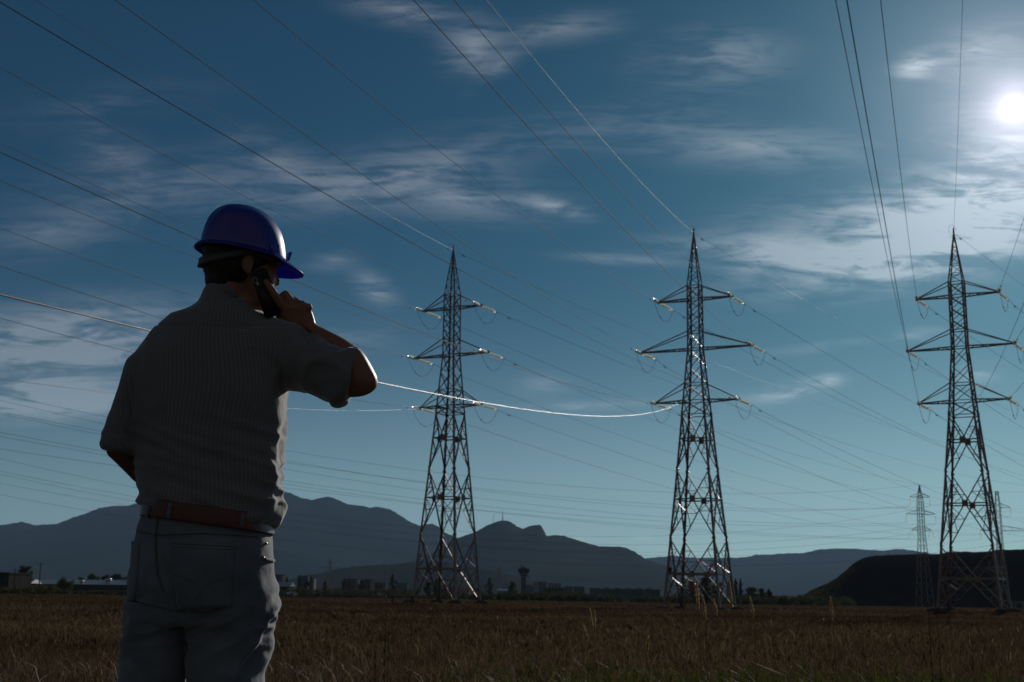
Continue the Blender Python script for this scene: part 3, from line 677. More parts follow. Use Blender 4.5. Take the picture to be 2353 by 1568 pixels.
building(634, 664, 1337, 395, 'low grey shed right of the man at the field edge', 'wall_grey', 10, 0, 0, 'gable', 'shed')
building(684, 707, 1324, 940, 'grey apartment block behind poplars between man and left big pylon', 'wall_grey', 14, 8, 4, 'flat', 'apartment block')
building(712, 722, 1330, 930, 'narrow pale stair tower beside the poplars', 'wall_pale', 10, 6, 2, 'flat')
building(767, 784, 1350, 620, 'small low house with a bright roof among the trees', 'wall_pale', 9, 1, 4, 'gable', 'house')
building(789, 822, 1331, 880, 'wide apartment block with a pale right end left of the big pylon', 'wall_grey', 14, 7, 6, 'flat', 'apartment block', stripe=1)
building(838, 856, 1333, 870, 'apartment block with a pinkish pale strip left of the big pylon', 'wall_dark', 14, 7, 3, 'flat', 'apartment block', stripe=1)
building(862, 886, 1340, 1000, 'low apartment row left of the pointed poplar', 'wall_grey', 12, 4, 5, 'flat', 'apartment block')
building(908, 936, 1341, 1050, 'apartment block right of the pointed poplar', 'wall_grey', 12, 4, 6, 'flat', 'apartment block')
building(1012, 1046, 1346, 600, 'pale low house between the legs of the left big pylon', 'wall_pale', 10, 1, 5, 'gable', 'house')
building(1052, 1078, 1349, 640, 'pale hall with sheet roof beside the left big pylon leg', 'wall_pale', 12, 0, 0, 'gable', 'hall')
building(1112, 1121, 1346, 1000, 'thin white tower block left of the water tower', 'wall_pale', 8, 6, 2, 'flat', 'apartment block')
building(1142, 1171, 1354, 640, 'low hall with a pale arched roof left of the water tower', 'wall_grey', 14, 0, 0, 'arch', 'hall')
building(1208, 1226, 1346, 1150, 'grey block right behind the water tower', 'wall_grey', 14, 4, 5, 'flat', 'apartment block')
building(1227, 1234, 1339, 1120, 'narrow white tower block right of the water tower', 'wall_pale', 12, 7, 2, 'flat', 'apartment block')
building(1237, 1256, 1338, 1180, 'grey tower block right of the narrow white one', 'wall_grey', 12, 7, 4, 'flat', 'apartment block')
building(1260, 1289, 1342, 1000, 'white office building with a dark window band on top', 'wall_pale', 16, 3, 7, 'flat', 'office building')
building(1248, 1296, 1353, 700, 'long dark workshop in front of the office building', 'wall_dark', 16, 0, 0, 'flat', 'workshop')
building(1298, 1316, 1349, 900, 'small square block between workshop and factory', 'wall_grey', 12, 3, 4)
building(1320, 1343, 1350, 930, 'grey hall left of the long factory', 'wall_grey', 14, 2, 5)
building(1358, 1378, 1353, 900, 'low annex at the left end of the long factory', 'wall_grey', 14, 0, 0)
fc, fw_, fh_ = building(1379, 1517, 1355, 860, 'very long brown factory hall with rooflights', 'wall_dark', 24, 0, 0, 'flat', 'factory')
for i in range(5): MB().box((-fw_/2 + (i+.7)*fw_/5.6, 0, fh_+.8), fw_/11, 10, .9).build('rooflight', M['roof_metal'], fc)
building(1566, 1582, 1356, 800, 'pale low block seen past the left legs of the middle big pylon', 'wall_pale', 10, 2, 4)
building(2330, 2375, 1381, 300, 'low white container hut at the right edge of the field', 'wall_pale', 4, 1, 2, 'flat', 'hut')
# water tower
b0 = at(1203, 1362, 760); zt_ = at(1203, 1306, 760).z; z0 = gz(b0.x, 760); k_ = 760/F_PX; Hh = zt_ - z0
wt = empty('water_tower', (b0.x, 760, z0)); tag(wt, 'funnel-shaped water tower standing above the trees between the left and middle big pylons', 'water tower')
zn = at(1203, 1326, 760).z - z0
MB().lathe([(6.6*k_,-.5),(5.9*k_*.98,zn*.5),(5.7*k_,zn)], 20).build('shaft', M['wall_grey'], wt, True)
MB().lathe([(5.75*k_,zn+.01),(8.5*k_,zn+1.8),(12.4*k_,Hh-2.0),(13.4*k_,Hh-1.3),(13.4*k_,Hh-.5)], 24).build('tank', M['wall_dark'], wt)
MB().lathe([(13.6*k_,Hh-.49),(9*k_,Hh-.1),(3*k_,Hh+.6),(.2,Hh+1.0)], 24).build('roof', M['wall_grey'], wt)
for zz in (zn+.3, Hh-3.2):
    MB().box((1, -(6.2 if zz < Hh-4 else 12.0)*k_, zz), 5, .4, .5).build('window_band', M['roof_metal'], wt)
# thin poles at left
for px, yt, Y, lab in ((88, 1292, 290, 'tall thin pole rising above the warehouse at left'), (30, 1306, 290, 'short thin pole near the left edge')):
    b0 = at(px, 1370, Y); z0 = gz(b0.x, Y); h = at(px, yt, Y).z - z0; root = empty('utility_pole', (b0.x, Y, z0)); tag(root, lab, 'pole', 'poles by the warehouse')
    MB().tube([(0,0,-.2),(0,0,h)], [.13,.08], 8).build('pole', M['bark'], root); MB().bar((-.7,0,h-.4),(.7,0,h-.4),.09).build('crossarm', M['bark'], root)
# parked cars far off
M['car_white'] = mat('white_car_paint', (.62,.62,.62), .3, 0, .05, 1, coat=.6); M['tyre'] = mat('tyre', (.02,.02,.02), .9, 0, .2, 9)
M['car_grey'] = mat('silver_car_paint', (.35,.36,.38), .3, .4, .05, 1, coat=.6)
def car(px, Y, rz, label, pm='car_white', s=1.0):
    p = at(px, 1372, Y); root = empty('parked_car', (p.x, Y, gz(p.x, Y)), rz); tag(root, label, 'car', 'cars parked beyond the field')
    prof = [(-2.1,.35),(-2.15,.75),(-1.5,.95),(-.95,1.42),(.55,1.45),(1.25,.95),(2.0,.82),(2.15,.6),(2.1,.32)]
    n_ = len(prof); vs = [(x, -.82 + (.12 if z > 1 else 0), z) for x, z in prof] + [(x, .82 - (.12 if z > 1 else 0), z) for x, z in prof]
    fs = [tuple(range(n_)), tuple(reversed(range(n_, 2*n_)))] + [(i, i+n_, (i+1) % n_ + n_, (i+1) % n_) for i in range(n_)]
    MB().add(vs, fs).build('body', M[pm], root)
    MB().box((-.2, 0, 1.17), 1.9, 1.52, .34).build('window', M['window'], root)
    for x in (-1.35, 1.35):
        for y in (-.78, .78): MB().tube([(x, y-.1, .32), (x, y+.1, .32)], .32, 14).build('wheel', M['tyre'], root)
car(671, 372, .5, 'white car parked by the low grey shed right of the man'); car(859, 385, .1, 'small silver car far off left of the left big pylon', 'car_grey'); car(872, 386, .05, 'small white car far off beside the silver one')
# low trough-like table by the left pylon
p = at(925, 1386, 131); tb = empty('field_bench', (p.x, 131, gz(p.x, 131)), .2); tag(tb, 'low pale-topped bench beside the left leg of the left big pylon', 'bench')
MB().box((0,0,.78),2.6,.5,.07).build('seat', M['wall_pale'], tb)
for x in (-1.0, 1.0): MB().box((x,0,.37),.12,.4,.75).build('leg', M['bark'], tb)

# ------------------------------------------------------------------ trees
def leaves_np(centres, radii, per, size, rng, flat=.9):
    n = len(centres)*per; c = np.repeat(np.array(centres), per, 0); r_ = np.repeat(np.array(radii), per, 0)
    d = rng.normal(size=(n, 3)); d /= np.linalg.norm(d, axis=1)[:, None]; d *= rng.random((n, 1))**.45
    p = c + d*r_; a = rng.normal(size=(n, 3)); a /= np.linalg.norm(a, axis=1)[:, None]; b_ = np.cross(a, rng.normal(size=(n, 3))); b_ /= np.linalg.norm(b_, axis=1)[:, None]
    s = size*(.5 + rng.random((n, 1)))
    v = np.stack([p - a*s, p + b_*s*.55, p + a*s, p - b_*s*.55], 1).reshape(-1, 3); return v
def quads_mesh(name, v):
    n = len(v)//4; me = bpy.data.meshes.new(name); me.vertices.add(len(v)); me.vertices.foreach_set('co', v.astype(np.float32).ravel())
    me.loops.add(len(v)); me.loops.foreach_set('vertex_index', np.arange(len(v), dtype=np.int32)); me.polygons.add(n); me.polygons.foreach_set('loop_start', np.arange(0, len(v), 4, dtype=np.int32)); me.update(calc_edges=True); return me
def proto_tree(kind, seed):
    rng = np.random.default_rng(seed); C_, R_ = [], []
    if kind == 'poplar':
        for i in range(26):
            z = .12 + .86*i/25; r = .15*math.sin(math.pi*min(1, (z-.02)/.98)**.8)**.7 + .02; C_.append((rng.normal()*r*.4, rng.normal()*r*.4, z)); R_.append((r*.75, r*.75, .07))
        per, sz = 110, .022
    elif kind == 'round':
        for i in range(34):
            a, e = rng.random()*6.28, rng.random(); r = .36*math.sqrt(rng.random()); zz = .30 + .62*e; lim = math.sqrt(max(0, 1-((zz-.60)/.40)**2)); C_.append((r*lim*math.cos(a), r*lim*math.sin(a), zz)); q = .07 + .08*rng.random(); R_.append((q, q, q*.8))
        per, sz = 110, .028
    else:
        for i in range(22):
            a = rng.random()*6.28; r = .55*math.sqrt(rng.random()); C_.append((r*math.cos(a), r*math.sin(a), .18 + .62*rng.random()*(1-r*.6))); q = .13 + .10*rng.random(); R_.append((q, q, q))
        per, sz = 110, .040
    return quads_mesh('crown', leaves_np(C_, R_, per, sz, rng))
def proto_trunk(kind):
    mb = MB(); tt = .95 if kind == 'poplar' else .62
    mb.tube([(0,0,-.02),(.01,0,tt*.4),(0,.01,tt)], [.030,.02,.006], 7)
    for i in range(7):
        a = i*2.4; z = .18 + .06*i; l = .1 if kind == 'poplar' else .26
        mb.tube([(0,0,z),(math.cos(a)*l*.5, math.sin(a)*l*.5, z+l*.35),(math.cos(a)*l, math.sin(a)*l, z+l*.8)], [.012,.008,.003], 5)
    return mb.mesh('trunk')
PROT = {kd: ([proto_tree(kd, 11*i+5) for i in range(4)], proto_trunk(kd)) for kd in ('poplar', 'round', 'bush')}
for kd in PROT:
    for me in PROT[kd][0]: me.materials.append(M['leaf_a'])
    PROT[kd][1].materials.append(M['bark'])
tcount = [0]
def tree(px, yt, Y, kind, wpx, label, group='trees at the edge of the field', leaf=None, cat=None, zofs=0.0):
    top = at(px, yt, Y); z0 = gz(top.x, Y) + zofs; h = max(1.0, top.z - z0); i = tcount[0]; tcount[0] += 1
    root = empty({'poplar': 'poplar_tree', 'round': 'round_tree', 'bush': 'shrub'}[kind], (top.x, Y, z0), i*1.3)
    tag(root, label, cat or ('shrub' if kind == 'bush' else 'tree'), group)
    wm = wpx*Y/F_PX; nat = {'poplar': .34, 'round': .82, 'bush': 1.35}[kind]; sx = wm/nat
    me = PROT[kind][0][i % 4]
    c = bpy.data.objects.new('crown', me); sc.collection.objects.link(c); c.parent = root; c.scale = (sx, sx, h)
    if leaf: c.material_slots[0].link = 'OBJECT'; c.material_slots[0].material = M[leaf]
    tk = bpy.data.objects.new('trunk', PROT[kind][1]); sc.collection.objects.link(tk); tk.parent = root; tk.scale = (sx*.8, sx*.8, h)
    return root
tree(59, 1300, 315, 'round', 40, 'small round tree standing alone at far left against the mountain', leaf='leaf_b')
tree(146, 1322, 300, 'bush', 52, 'big bushy olive shrub in front of the warehouse', leaf='leaf_b')
for px, yt, w_, lb in ((188, 1326, 30, 'first dark tree behind the warehouse roof, from the left'), (216, 1317, 34, 'tallest dark tree behind the warehouse roof'), (244, 1321, 30, 'dark tree behind the warehouse roof vents'), (268, 1318, 32, 'dark tree behind the right end of the warehouse roof'), (296, 1323, 30, 'dark tree behind the warehouse, half hidden by the man')):
    tree(px, yt, 372, 'round', w_, lb, leaf='leaf_a')
for px, yt, Y, kd, w_, lb in ((660, 1327, 560, 'poplar', 10, 'slim poplar above the low grey shed'), (688, 1329, 560, 'poplar', 12, 'poplar in front of the left part of the grey apartment block'),
  (704, 1328, 560, 'poplar', 12, 'poplar in front of the right part of the grey apartment block'), (714, 1326, 565, 'poplar', 11, 'poplar touching the narrow pale stair tower'), (747, 1336, 520, 'poplar', 13, 'poplar below the faint far pylon'),
  (789, 1334, 540, 'poplar', 12, 'poplar at the left end of the wide apartment block'), (803, 1340, 530, 'round', 20, 'dark tree in front of the wide apartment block'), (832, 1331, 500, 'round', 24, 'big round dark tree between two apartment blocks'),
  (865, 1340, 560, 'poplar', 11, 'left one of two poplars between apartment blocks and pointed poplar'), (875, 1341, 560, 'poplar', 10, 'right one of two poplars between apartment blocks and pointed poplar'), (903, 1322, 560, 'poplar', 17, 'tall pointed poplar left of the left big pylon'),
  (984, 1336, 450, 'round', 22, 'dark tree behind the left legs of the left big pylon'), (1002, 1332, 480, 'poplar', 14, 'poplar inside the left big pylon'), (1098, 1350, 430, 'round', 26, 'round tree just right of the left big pylon'),
  (1126, 1329, 620, 'poplar', 15, 'poplar left of the water tower'), (1178, 1336, 600, 'round', 22, 'round dark tree touching the water tower at left'),
  (1591, 1342, 380, 'poplar', 18, 'poplar behind the left legs of the middle big pylon'), (1624, 1322, 330, 'poplar', 32, 'tallest dark poplar, behind the middle big pylon'), (1646, 1336, 340, 'round', 28, 'dark tree right of the tallest poplar'),
  (1676, 1335, 380, 'poplar', 16, 'poplar behind the right legs of the middle big pylon'), (1691, 1331, 385, 'poplar', 11, 'left poplar of the pair just right of the middle big pylon'), (1702, 1332, 385, 'poplar', 11, 'right poplar of the pair just right of the middle big pylon'),
  (1725, 1349, 370, 'round', 34, 'broad round tree right of the pair of poplars'), (1750, 1351, 385, 'round', 22, 'thin olive tree right of the broad round tree'), (1767, 1352, 388, 'round', 17, 'small round tree, last of the row towards the embankment')):
    tree(px, yt, Y, kd, w_, lb, leaf='leaf_b' if px in (1750, 1098, 747) else 'leaf_a')
for i, (px, yt, Y, w_) in enumerate(((1843,1366,396,30),(1849,1364,404,26),(1864,1360,410,26),(1871,1355,412,28),(1885,1350,411,24),(1903,1340,414,24),(1888,1356,406,24),(1920,1336,420,18),(1938,1319,424,16),(1926,1330,415,18),(1952,1305,430,14),(1910,1346,410,22),(1800,1368,372,40),(1835,1364,380,44),(1856,1358,400,40),(1878,1353,402,34),(1896,1343,404,30),(1912,1336,407,22),(1932,1322,412,18),(1945,1308,418,16),(1960,1299,428,14))):
    zo = 0.0
    if Y > 405 or px > 1905: zo = at(px, yt, Y).z - gz(at(px, yt, Y).x, Y) - 2.4
    tree(px, yt, Y, 'bush', w_, 'olive-brown shrub growing on the left slope of the dark embankment', 'shrubs on the slope of the embankment', 'leaf_b', zofs=zo)
for i, (px, yt) in enumerate(((2041,1273),(2112,1272),(2178,1266),(2196,1265),(2290,1262))):
    p = at(px, yt, 455); tree(px, yt, 452, 'bush', 15, 'low shrub on the top edge of the dark embankment', 'shrubs along the top of the embankment', 'leaf_b', zofs=p.z - gz(p.x, 452) - 1.3)
def hedge(name, spec, label, seed, leaf):
    rng = np.random.default_rng(seed); C_, R_ = [], []
    for (a, b_, yt, Y, den) in spec:
        npx = int((b_-a)*den)
        for i in range(npx):
            px = a + (b_-a)*rng.random(); yy = Y + rng.normal()*5; top = at(px, yt + abs(rng.normal())*2.5, yy); z0 = gz(top.x, yy); h = max(.8, (top.z - z0)*(.55+.55*rng.random()))
            for s in range(3):
                q = h*(.20+.12*rng.random()); C_.append((top.x + rng.normal()*.3, yy + rng.normal()*.6, z0 + h*(.12 + .33*s))); R_.append((q*1.4, q*1.4, q))
    return tag(put(name, quads_mesh(name, leaves_np(C_, R_, 26, .24, rng)), M[leaf]), label, 'hedgerow', kind='stuff')
hedge('hedgerow', [(636, 960, 1352, 395, .55), (640, 930, 1360, 372, .35), (930, 1110, 1362, 380, .4), (1100, 1410, 1362, 372, .75), (1230, 1330, 1358, 385, .4), (1420, 1560, 1368, 380, .45), (1540, 1720, 1366, 350, .5), (1700, 1960, 1368, 360, .5)], 'continuous dark hedge and scrub along the far edge of the field', 3, 'leaf_a')
hedge('hedgerow', [(-60, 140, 1346, 275, .5), (90, 300, 1362, 270, .35)], 'low scrub along the left edge of the field below the warehouse', 4, 'leaf_b')

# ------------------------------------------------------------------ grass: far too many blades to count
def blade_mat(name, spec=.09):
    m = bpy.data.materials.new(name); m.use_nodes = True; t = m.node_tree; t.nodes.clear()
    out = t.nodes.new('ShaderNodeOutputMaterial'); at_ = t.nodes.new('ShaderNodeAttribute'); at_.attribute_name = 'tint'
    d = t.nodes.new('ShaderNodeBsdfPrincipled'); d.inputs['Roughness'].default_value = .6; d.inputs['Specular IOR Level'].default_value = spec
    tr = t.nodes.new('ShaderNodeBsdfTranslucent'); s = t.nodes.new('ShaderNodeMixShader'); s.inputs[0].default_value = .30
    t.links.new(at_.outputs['Color'], d.inputs['Base Color']); t.links.new(at_.outputs['Color'], tr.inputs[0])
    t.links.new(d.outputs[0], s.inputs[1]); t.links.new(tr.outputs[0], s.inputs[2]); t.links.new(s.outputs[0], out.inputs[0]); return m
M['blade'] = blade_mat('grass_blades'); M['blade_far'] = blade_mat('far_grass_blades', 0.0)
def blades(name, n, d0, d1, label, seed, hmin, hmax, wk, power=1.0, green=None, xlim=(-.52, .52)):
    rng = np.random.default_rng(seed)
    u = rng.random(n)
    if power == 0: dd = d0*(d1/d0)**u
    else: dd = (d0**power + (d1**power - d0**power)*u)**(1/power)
    x = (xlim[0] + (xlim[1]-xlim[0])*rng.random(n))*dd*1.06; y = dd
    keep = np.ones(n, bool)
    # tussocks: near half of the blades spring from shared roots and lean outward
    nc_ = max(20, n//70); ci = rng.integers(0, n, nc_); pick = rng.integers(0, nc_, n); tus = rng.random(n) < .5
    sp_ = .05 + .0022*dd; oa = rng.random(n)*6.283; orr = np.abs(rng.normal(size=n))*sp_*(1.6 + .8*np.sin(pick*1.7))
    cxx, cyy = x[ci][pick].copy(), y[ci][pick].copy()
    x = np.where(tus, cxx + np.cos(oa)*orr, x); y = np.where(tus, cyy + np.sin(oa)*orr, y); dd = y
    # patchiness: clumped density and height from smooth sines
    pat = (np.sin(x*.9 + np.sin(y*.55)*1.7) + np.sin(y*.8 + np.sin(x*.5)*2.0) + np.sin(x*.23 - y*.31) + .8*np.sin(x*2.3+1)*np.sin(y*1.9))/3.8
    hgt = hmin + (hmax-hmin)*rng.random(n)**1.6; hgt *= (1 + .38*pat)
    grn = green(x, y) if green is not None else np.zeros(n)
    grn = np.clip(grn + .25*pat, 0, 1)*(grn > 0); isg = rng.random(n) < grn
    ch = .55 + 1.05*rng.random(nc_)**1.5; hgt = np.where(tus, hgt*ch[pick], hgt*.8)
    ld = np.where(tus, oa, rng.random(n)*6.283); lean = hgt*(.15 + .95*rng.random(n)**1.6); wd = (.0016 + wk*dd)*(.6 + .8*rng.random(n)); wd = np.where(isg, wd*1.5, wd)
    wa = rng.random(n)*6.283; wx, wy = np.cos(wa)*wd, np.sin(wa)*wd
    lx, ly = np.cos(ld)*lean, np.sin(ld)*lean; z0 = gz_np(x, y) - .01
    b = np.stack([x, y, z0], 1); mid = np.stack([x + lx*.28, y + ly*.28, z0 + hgt*.56], 1); tip = np.stack([x + lx, y + ly, z0 + hgt*(1 - .25*rng.random(n))], 1)
    W_ = np.stack([wx, wy, np.zeros(n)], 1)
    v = np.stack([b - W_, b + W_, mid + W_*.8, mid - W_*.8, tip], 1).reshape(-1, 3).astype(np.float32)
    i5 = (np.arange(n)*5)[:, None]
    loops = np.concatenate([i5 + np.array([0, 1, 2, 3]), i5 + np.array([3, 2, 4])], 1).ravel().astype(np.int32)
    starts = np.stack([np.arange(n)*7, np.arange(n)*7 + 4], 1).ravel().astype(np.int32)
    me = bpy.data.meshes.new(name); me.vertices.add(len(v)); me.vertices.foreach_set('co', v.ravel())
    me.loops.add(len(loops)); me.loops.foreach_set('vertex_index', loops); me.polygons.add(len(starts)); me.polygons.foreach_set('loop_start', starts)
    straw = np.array([.150, .106, .062]) if d0 < 50 else np.array([.135, .092, .054]); straw2 = np.array([.060, .042, .025]) if d0 < 50 else np.array([.056, .035, .021]); gr = np.array([.055, .080, .014]); gr2 = np.array([.105, .115, .024])
    pat2 = (np.sin(x*.31 + 1.3*np.sin(y*.13)) + np.sin(y*.24 + 1.7*np.sin(x*.17+2)) + np.sin(x*.07+y*.045+1))/3
    k1 = rng.random((n, 1)); c = straw*k1 + straw2*(1-k1); c = c*(1 + .30*pat[:, None] + .38*pat2[:, None]); g = gr*k1 + gr2*(1-k1)
    pale = rng.random(n) < (.006 if d0 < 50 else .001); c[pale] = (.34, .27, .18)
    c = np.where(isg[:, None], g, c); cc = np.ones((n, 4)); cc[:, :3] = c
    at_ = me.color_attributes.new('tint', 'FLOAT_COLOR', 'POINT'); at_.data.foreach_set('color', np.repeat(cc, 5, 0).astype(np.float32).ravel())
    me.update(calc_edges=True)
    return tag(put(name, me, M['blade' if d0 < 10 else 'blade_far']), label, 'grass', kind='stuff')
GN = lambda x, y: np.where((y < 14), .95*np.clip((x + .8)/1.6, 0, 1)*np.clip((14.5-y)/4, 0, 1), 0)
blades('grass', 120000, 4.2, 14, 'tall dry and green grass blades in the near meadow', 21, .10, .29, .00028, 1.0, GN)
blades('grass', 110000, 14, 60, 'dry brown grass across the middle of the meadow', 22, .10, .25, .00036, .6)
blades('grass', 120000, 60, 372, 'dry brown grass at the far side of the meadow', 23, .09, .20, .0003, .3)
blades('grass', 14000, 1.6, 4.2, 'dry grass round the feet of the man', 24, .10, .28, .0004, 1.0, xlim=(-.7, .5))

# reed-grass plumes standing above the field
M['plume'] = leafy('reed_plume', (.58, .44, .27), (.44, .32, .19), .5); M['stem'] = leafy('reed_stem', (.22, .16, .08), (.16, .11, .05), .2)
def plume(px, yt, yb, Y, lean, label):
    rng = np.random.default_rng(int(px)); top = at(px, yt, Y); bot = at(px + lean, yb, Y); g = gz(bot.x, Y)
    root = empty('reed_grass', (bot.x + (bot.x-top.x)*.4, Y, g)); tag(root, label, 'reed grass', 'reed grass plumes standing in the field')
    o = root.location; T_ = top - o; B_ = bot - o
    MB().tube([(0,0,-.02), B_*.5 + Vector((.004,0,0)), B_, T_], [.0014,.0013,.0011,.0006], 6).build('stem', M['stem'], root)
    L = (T_-B_).length; n_ = 300; tt = rng.random(n_); r = .0062*np.sin(np.pi*np.clip(tt*.9+.08, 0, 1))**.8*(.7+.3*np.sin(tt*40)); a = rng.random(n_)*6.28
    ax = np.array(B_)[None] + (np.array(T_)-np.array(B_))[None]*tt[:, None]; p = ax + np.stack([np.cos(a)*r, np.sin(a)*r, rng.normal(size=n_)*.002], 1)
    d = np.stack([np.cos(a)*.35, np.sin(a)*.35, np.ones(n_)], 1); d /= np.linalg.norm(d, axis=1)[:, None]; w_ = np.stack([-np.sin(a), np.cos(a), np.zeros(n_)], 1)*.0016
    v = np.stack([p - d*.006, p + w_, p + d*.008, p - w_], 1).reshape(-1, 3)
    put('plume', quads_mesh('plume', v), M['plume'], root)
for a in ((1600,1336,1402,5.2,6,'curved reed plume in front of the left-hand legs of the middle big pylon'), (1614,1372,1424,5.0,8,'short reed plume below and right of the curved one'),
 (1640,1380,1412,6.5,8,'thin reed plume in front of the middle of the middle big pylon'),(1676,1338,1394,5.4,6,'tall reed plume in front of the right legs of the middle big pylon'),(1724,1376,1418,5.8,8,'reed plume just right of the middle big pylon'),
 (1908,1374,1424,5.6,6,'lone reed plume in front of the dark embankment'),(1356,1403,1446,6.0,6,'left one of a pair of reed plumes left of the middle big pylon'),(1366,1405,1448,6.2,1,'right one of a pair of reed plumes left of the middle big pylon'),
 (1341,1441,1470,5.8,8,'small bent reed plume left of the pair'),(1490,1466,1502,5.6,-4,'low reed plume in the grass between the pylons')): plume(*a)
# dark dock stalks
def dock(px, yt, Y, label, n_=3, seed=1):
    rng = np.random.default_rng(seed); p = at(px, yt, Y); g = gz(p.x, Y); h = p.z - g; root = empty('weed_stalk', (p.x, Y, g)); tag(root, label, 'weed', 'dark weeds standing in the grass')
    mb = MB(); C_, R_ = [], []
    for i in range(n_):
        ox, oy = (rng.normal()*.03, rng.normal()*.05) if i else (0, 0); hh = h*(1 - .25*rng.random()*(i > 0)); a = Vector((ox*.2, oy*.2, -.02)); b_ = Vector((ox, oy, hh)); mb.tube([a, a.lerp(b_, .5) + Vector((.006, 0, 0)), b_], [.002, .0016, .001], 6)
        for s in range(10): C_.append(tuple(a.lerp(b_, .35 + .065*s))); R_.append((.006, .006, .015))
        for s in range(5): C_.append((rng.normal()*.05, rng.normal()*.05, .05 + .03*s)); R_.append((.05, .05, .03))
    mb.build('stem', M['bark'], root); put('leaves', quads_mesh('leaves', leaves_np(C_, R_, 9, .006, rng)), M['leaf_b'], root)
dock(886, 1402, 5.4, 'clump of dark dry weeds in the grass left of the left big pylon', 4, 5); dock(2132, 1386, 5.0, 'dark thistle stalk in front of the right big pylon', 1, 6); dock(2152, 1396, 5.4, 'shorter thistle stalk right of the dark one', 1, 7)
#MAN
# ------------------------------------------------------------------ the man
YM = 3.4
def Mp(px, py, dy=0.0): return at(px, py, YM + dy)
def K2(x, y, dy=0.0): return Mp(430.8 + .20157*x, 448.1 + .20157*y, dy)
def K3(x, y, dy=0.0): return Mp(545.7 + .21982*x, 603.2 + .21982*y, dy)
FLANK = [(0, 1.0, .05), (.22, .998, -.34), (.42, .985, -.66), (.58, .935, -.87), (.74, .76, -.965), (.88, .40, -1.0), (1.0, 0, -1.0)]
def loft(mb, rings, n=28, e=2.0, cap=True, flank=False):
    # each ring: two points on the outline, half depth, (optional) shift of the middle
    base = len(mb.v); vs = []
    for r_ in rings:
        A, B, D = r_[0], r_[1], r_[2]; c = (A+B)/2; u = (B-A)/2; v = Vector((0, D, 0))
        ex = r_[3] if len(r_) > 3 else e
        for k in range(n):
            a = 2*math.pi*k/n; ca, sa = math.cos(a), math.sin(a)
            ca = math.copysign(abs(ca)**(2/ex), ca); sa = math.copysign(abs(sa)**(2/ex), sa)
            if flank and ca > 0 and sa < 0 and not (k == 0):
                c0_, s0_ = ca, sa
                q_ = (2*math.pi - a)/(math.pi/2); q_ = min(1, max(0, q_)); ca = float(np.interp(q_, [f_[0] for f_ in FLANK], [f_[1] for f_ in FLANK])); sa = float(np.interp(q_, [f_[0] for f_ in FLANK], [f_[2] for f_ in FLANK]))
                ca = c0_ + (ca-c0_)*float(flank); sa = s0_ + (sa-s0_)*float(flank)
            vs.append(c + u*ca + v*sa)
    m = len(rings)
    fs = [(i*n+k, i*n+(k+1) % n, (i+1)*n+(k+1) % n, (i+1)*n+k) for i in range(m-1) for k in range(n)]
    if cap: fs += [tuple(reversed(range(n))), tuple((m-1)*n + k for k in range(n))]
    mb.add(vs, fs)
def dense(rings, k=4):
    # Catmull-Rom between rings, so outlines run smoothly
    out = []
    P = rings
    for i in range(len(P)-1):
        p0, p1, p2, p3 = P[max(0, i-1)], P[i], P[i+1], P[min(len(P)-1, i+2)]
        for s in range(k):
            t_ = s/k
            def cr(a, b_, c, d): return .5*((2*b_) + (c-a)*t_ + (2*a - 5*b_ + 4*c - d)*t_*t_ + (3*b_ - a - 3*c + d)*t_**3)
            out.append((cr(p0[0], p1[0], p2[0], p3[0]), cr(p0[1], p1[1], p2[1], p3[1]), cr(p0[2], p1[2], p2[2], p3[2]), cr(*[q[3] if len(q) > 3 else 2.0 for q in (p0, p1, p2, p3)])))
    out.append(tuple(P[-1][:3]) + ((P[-1][3] if len(P[-1]) > 3 else 2.0),)); return out
def ball(mb, c, rx, ry, rz, rot=None, n=16):
    c = Vector(c); vs = []; m = n//2
    for i in range(m+1):
        th_ = math.pi*i/m
        for k in range(n):
            ph = 2*math.pi*k/n; v = Vector((rx*math.sin(th_)*math.cos(ph), ry*math.sin(th_)*math.sin(ph), rz*math.cos(th_)))
            vs.append(c + (rot @ v if rot else v))
    mb.add(vs, [(i*n+k, (i+1)*n+k, (i+1)*n+(k+1) % n, i*n+(k+1) % n) for i in range(m) for k in range(n)])
def chain(mb, pts, rads, n=12):
    for i in range(len(pts)-1):
        mb.tube([pts[i], pts[i+1]], [rads[i], rads[i+1]], n)
    for p, r_ in zip(pts, rads): ball(mb, p, r_, r_, r_, n=12)
def fuse(mb, name, vox, smooth_it, post=None):
    me = mb.mesh('tmp'); o = bpy.data.objects.new('tmp', me); sc.collection.objects.link(o)
    r_ = o.modifiers.new('r', 'REMESH'); r_.mode = 'VOXEL'; r_.voxel_size = vox; r_.use_smooth_shade = True
    if smooth_it:
        s_ = o.modifiers.new('s', 'SMOOTH'); s_.factor = .5; s_.iterations = smooth_it
    dg = bpy.context.evaluated_depsgraph_get(); ev = o.evaluated_get(dg); nm = bpy.data.meshes.new_from_object(ev)
    bpy.data.objects.remove(o); bpy.data.meshes.remove(me); nm.name = name
    if post:
        n_ = len(nm.vertices); co = np.empty(n_*3, np.float32); nm.vertices.foreach_get('co', co); co = co.reshape(-1, 3)
        no = np.empty(n_*3, np.float32); nm.vertices.foreach_get('normal', no); no = no.reshape(-1, 3)
        nm.vertices.foreach_set('co', post(co, no).astype(np.float32).ravel()); nm.update()
    nm.polygons.foreach_set('use_smooth', [True]*len(nm.polygons)); return nm
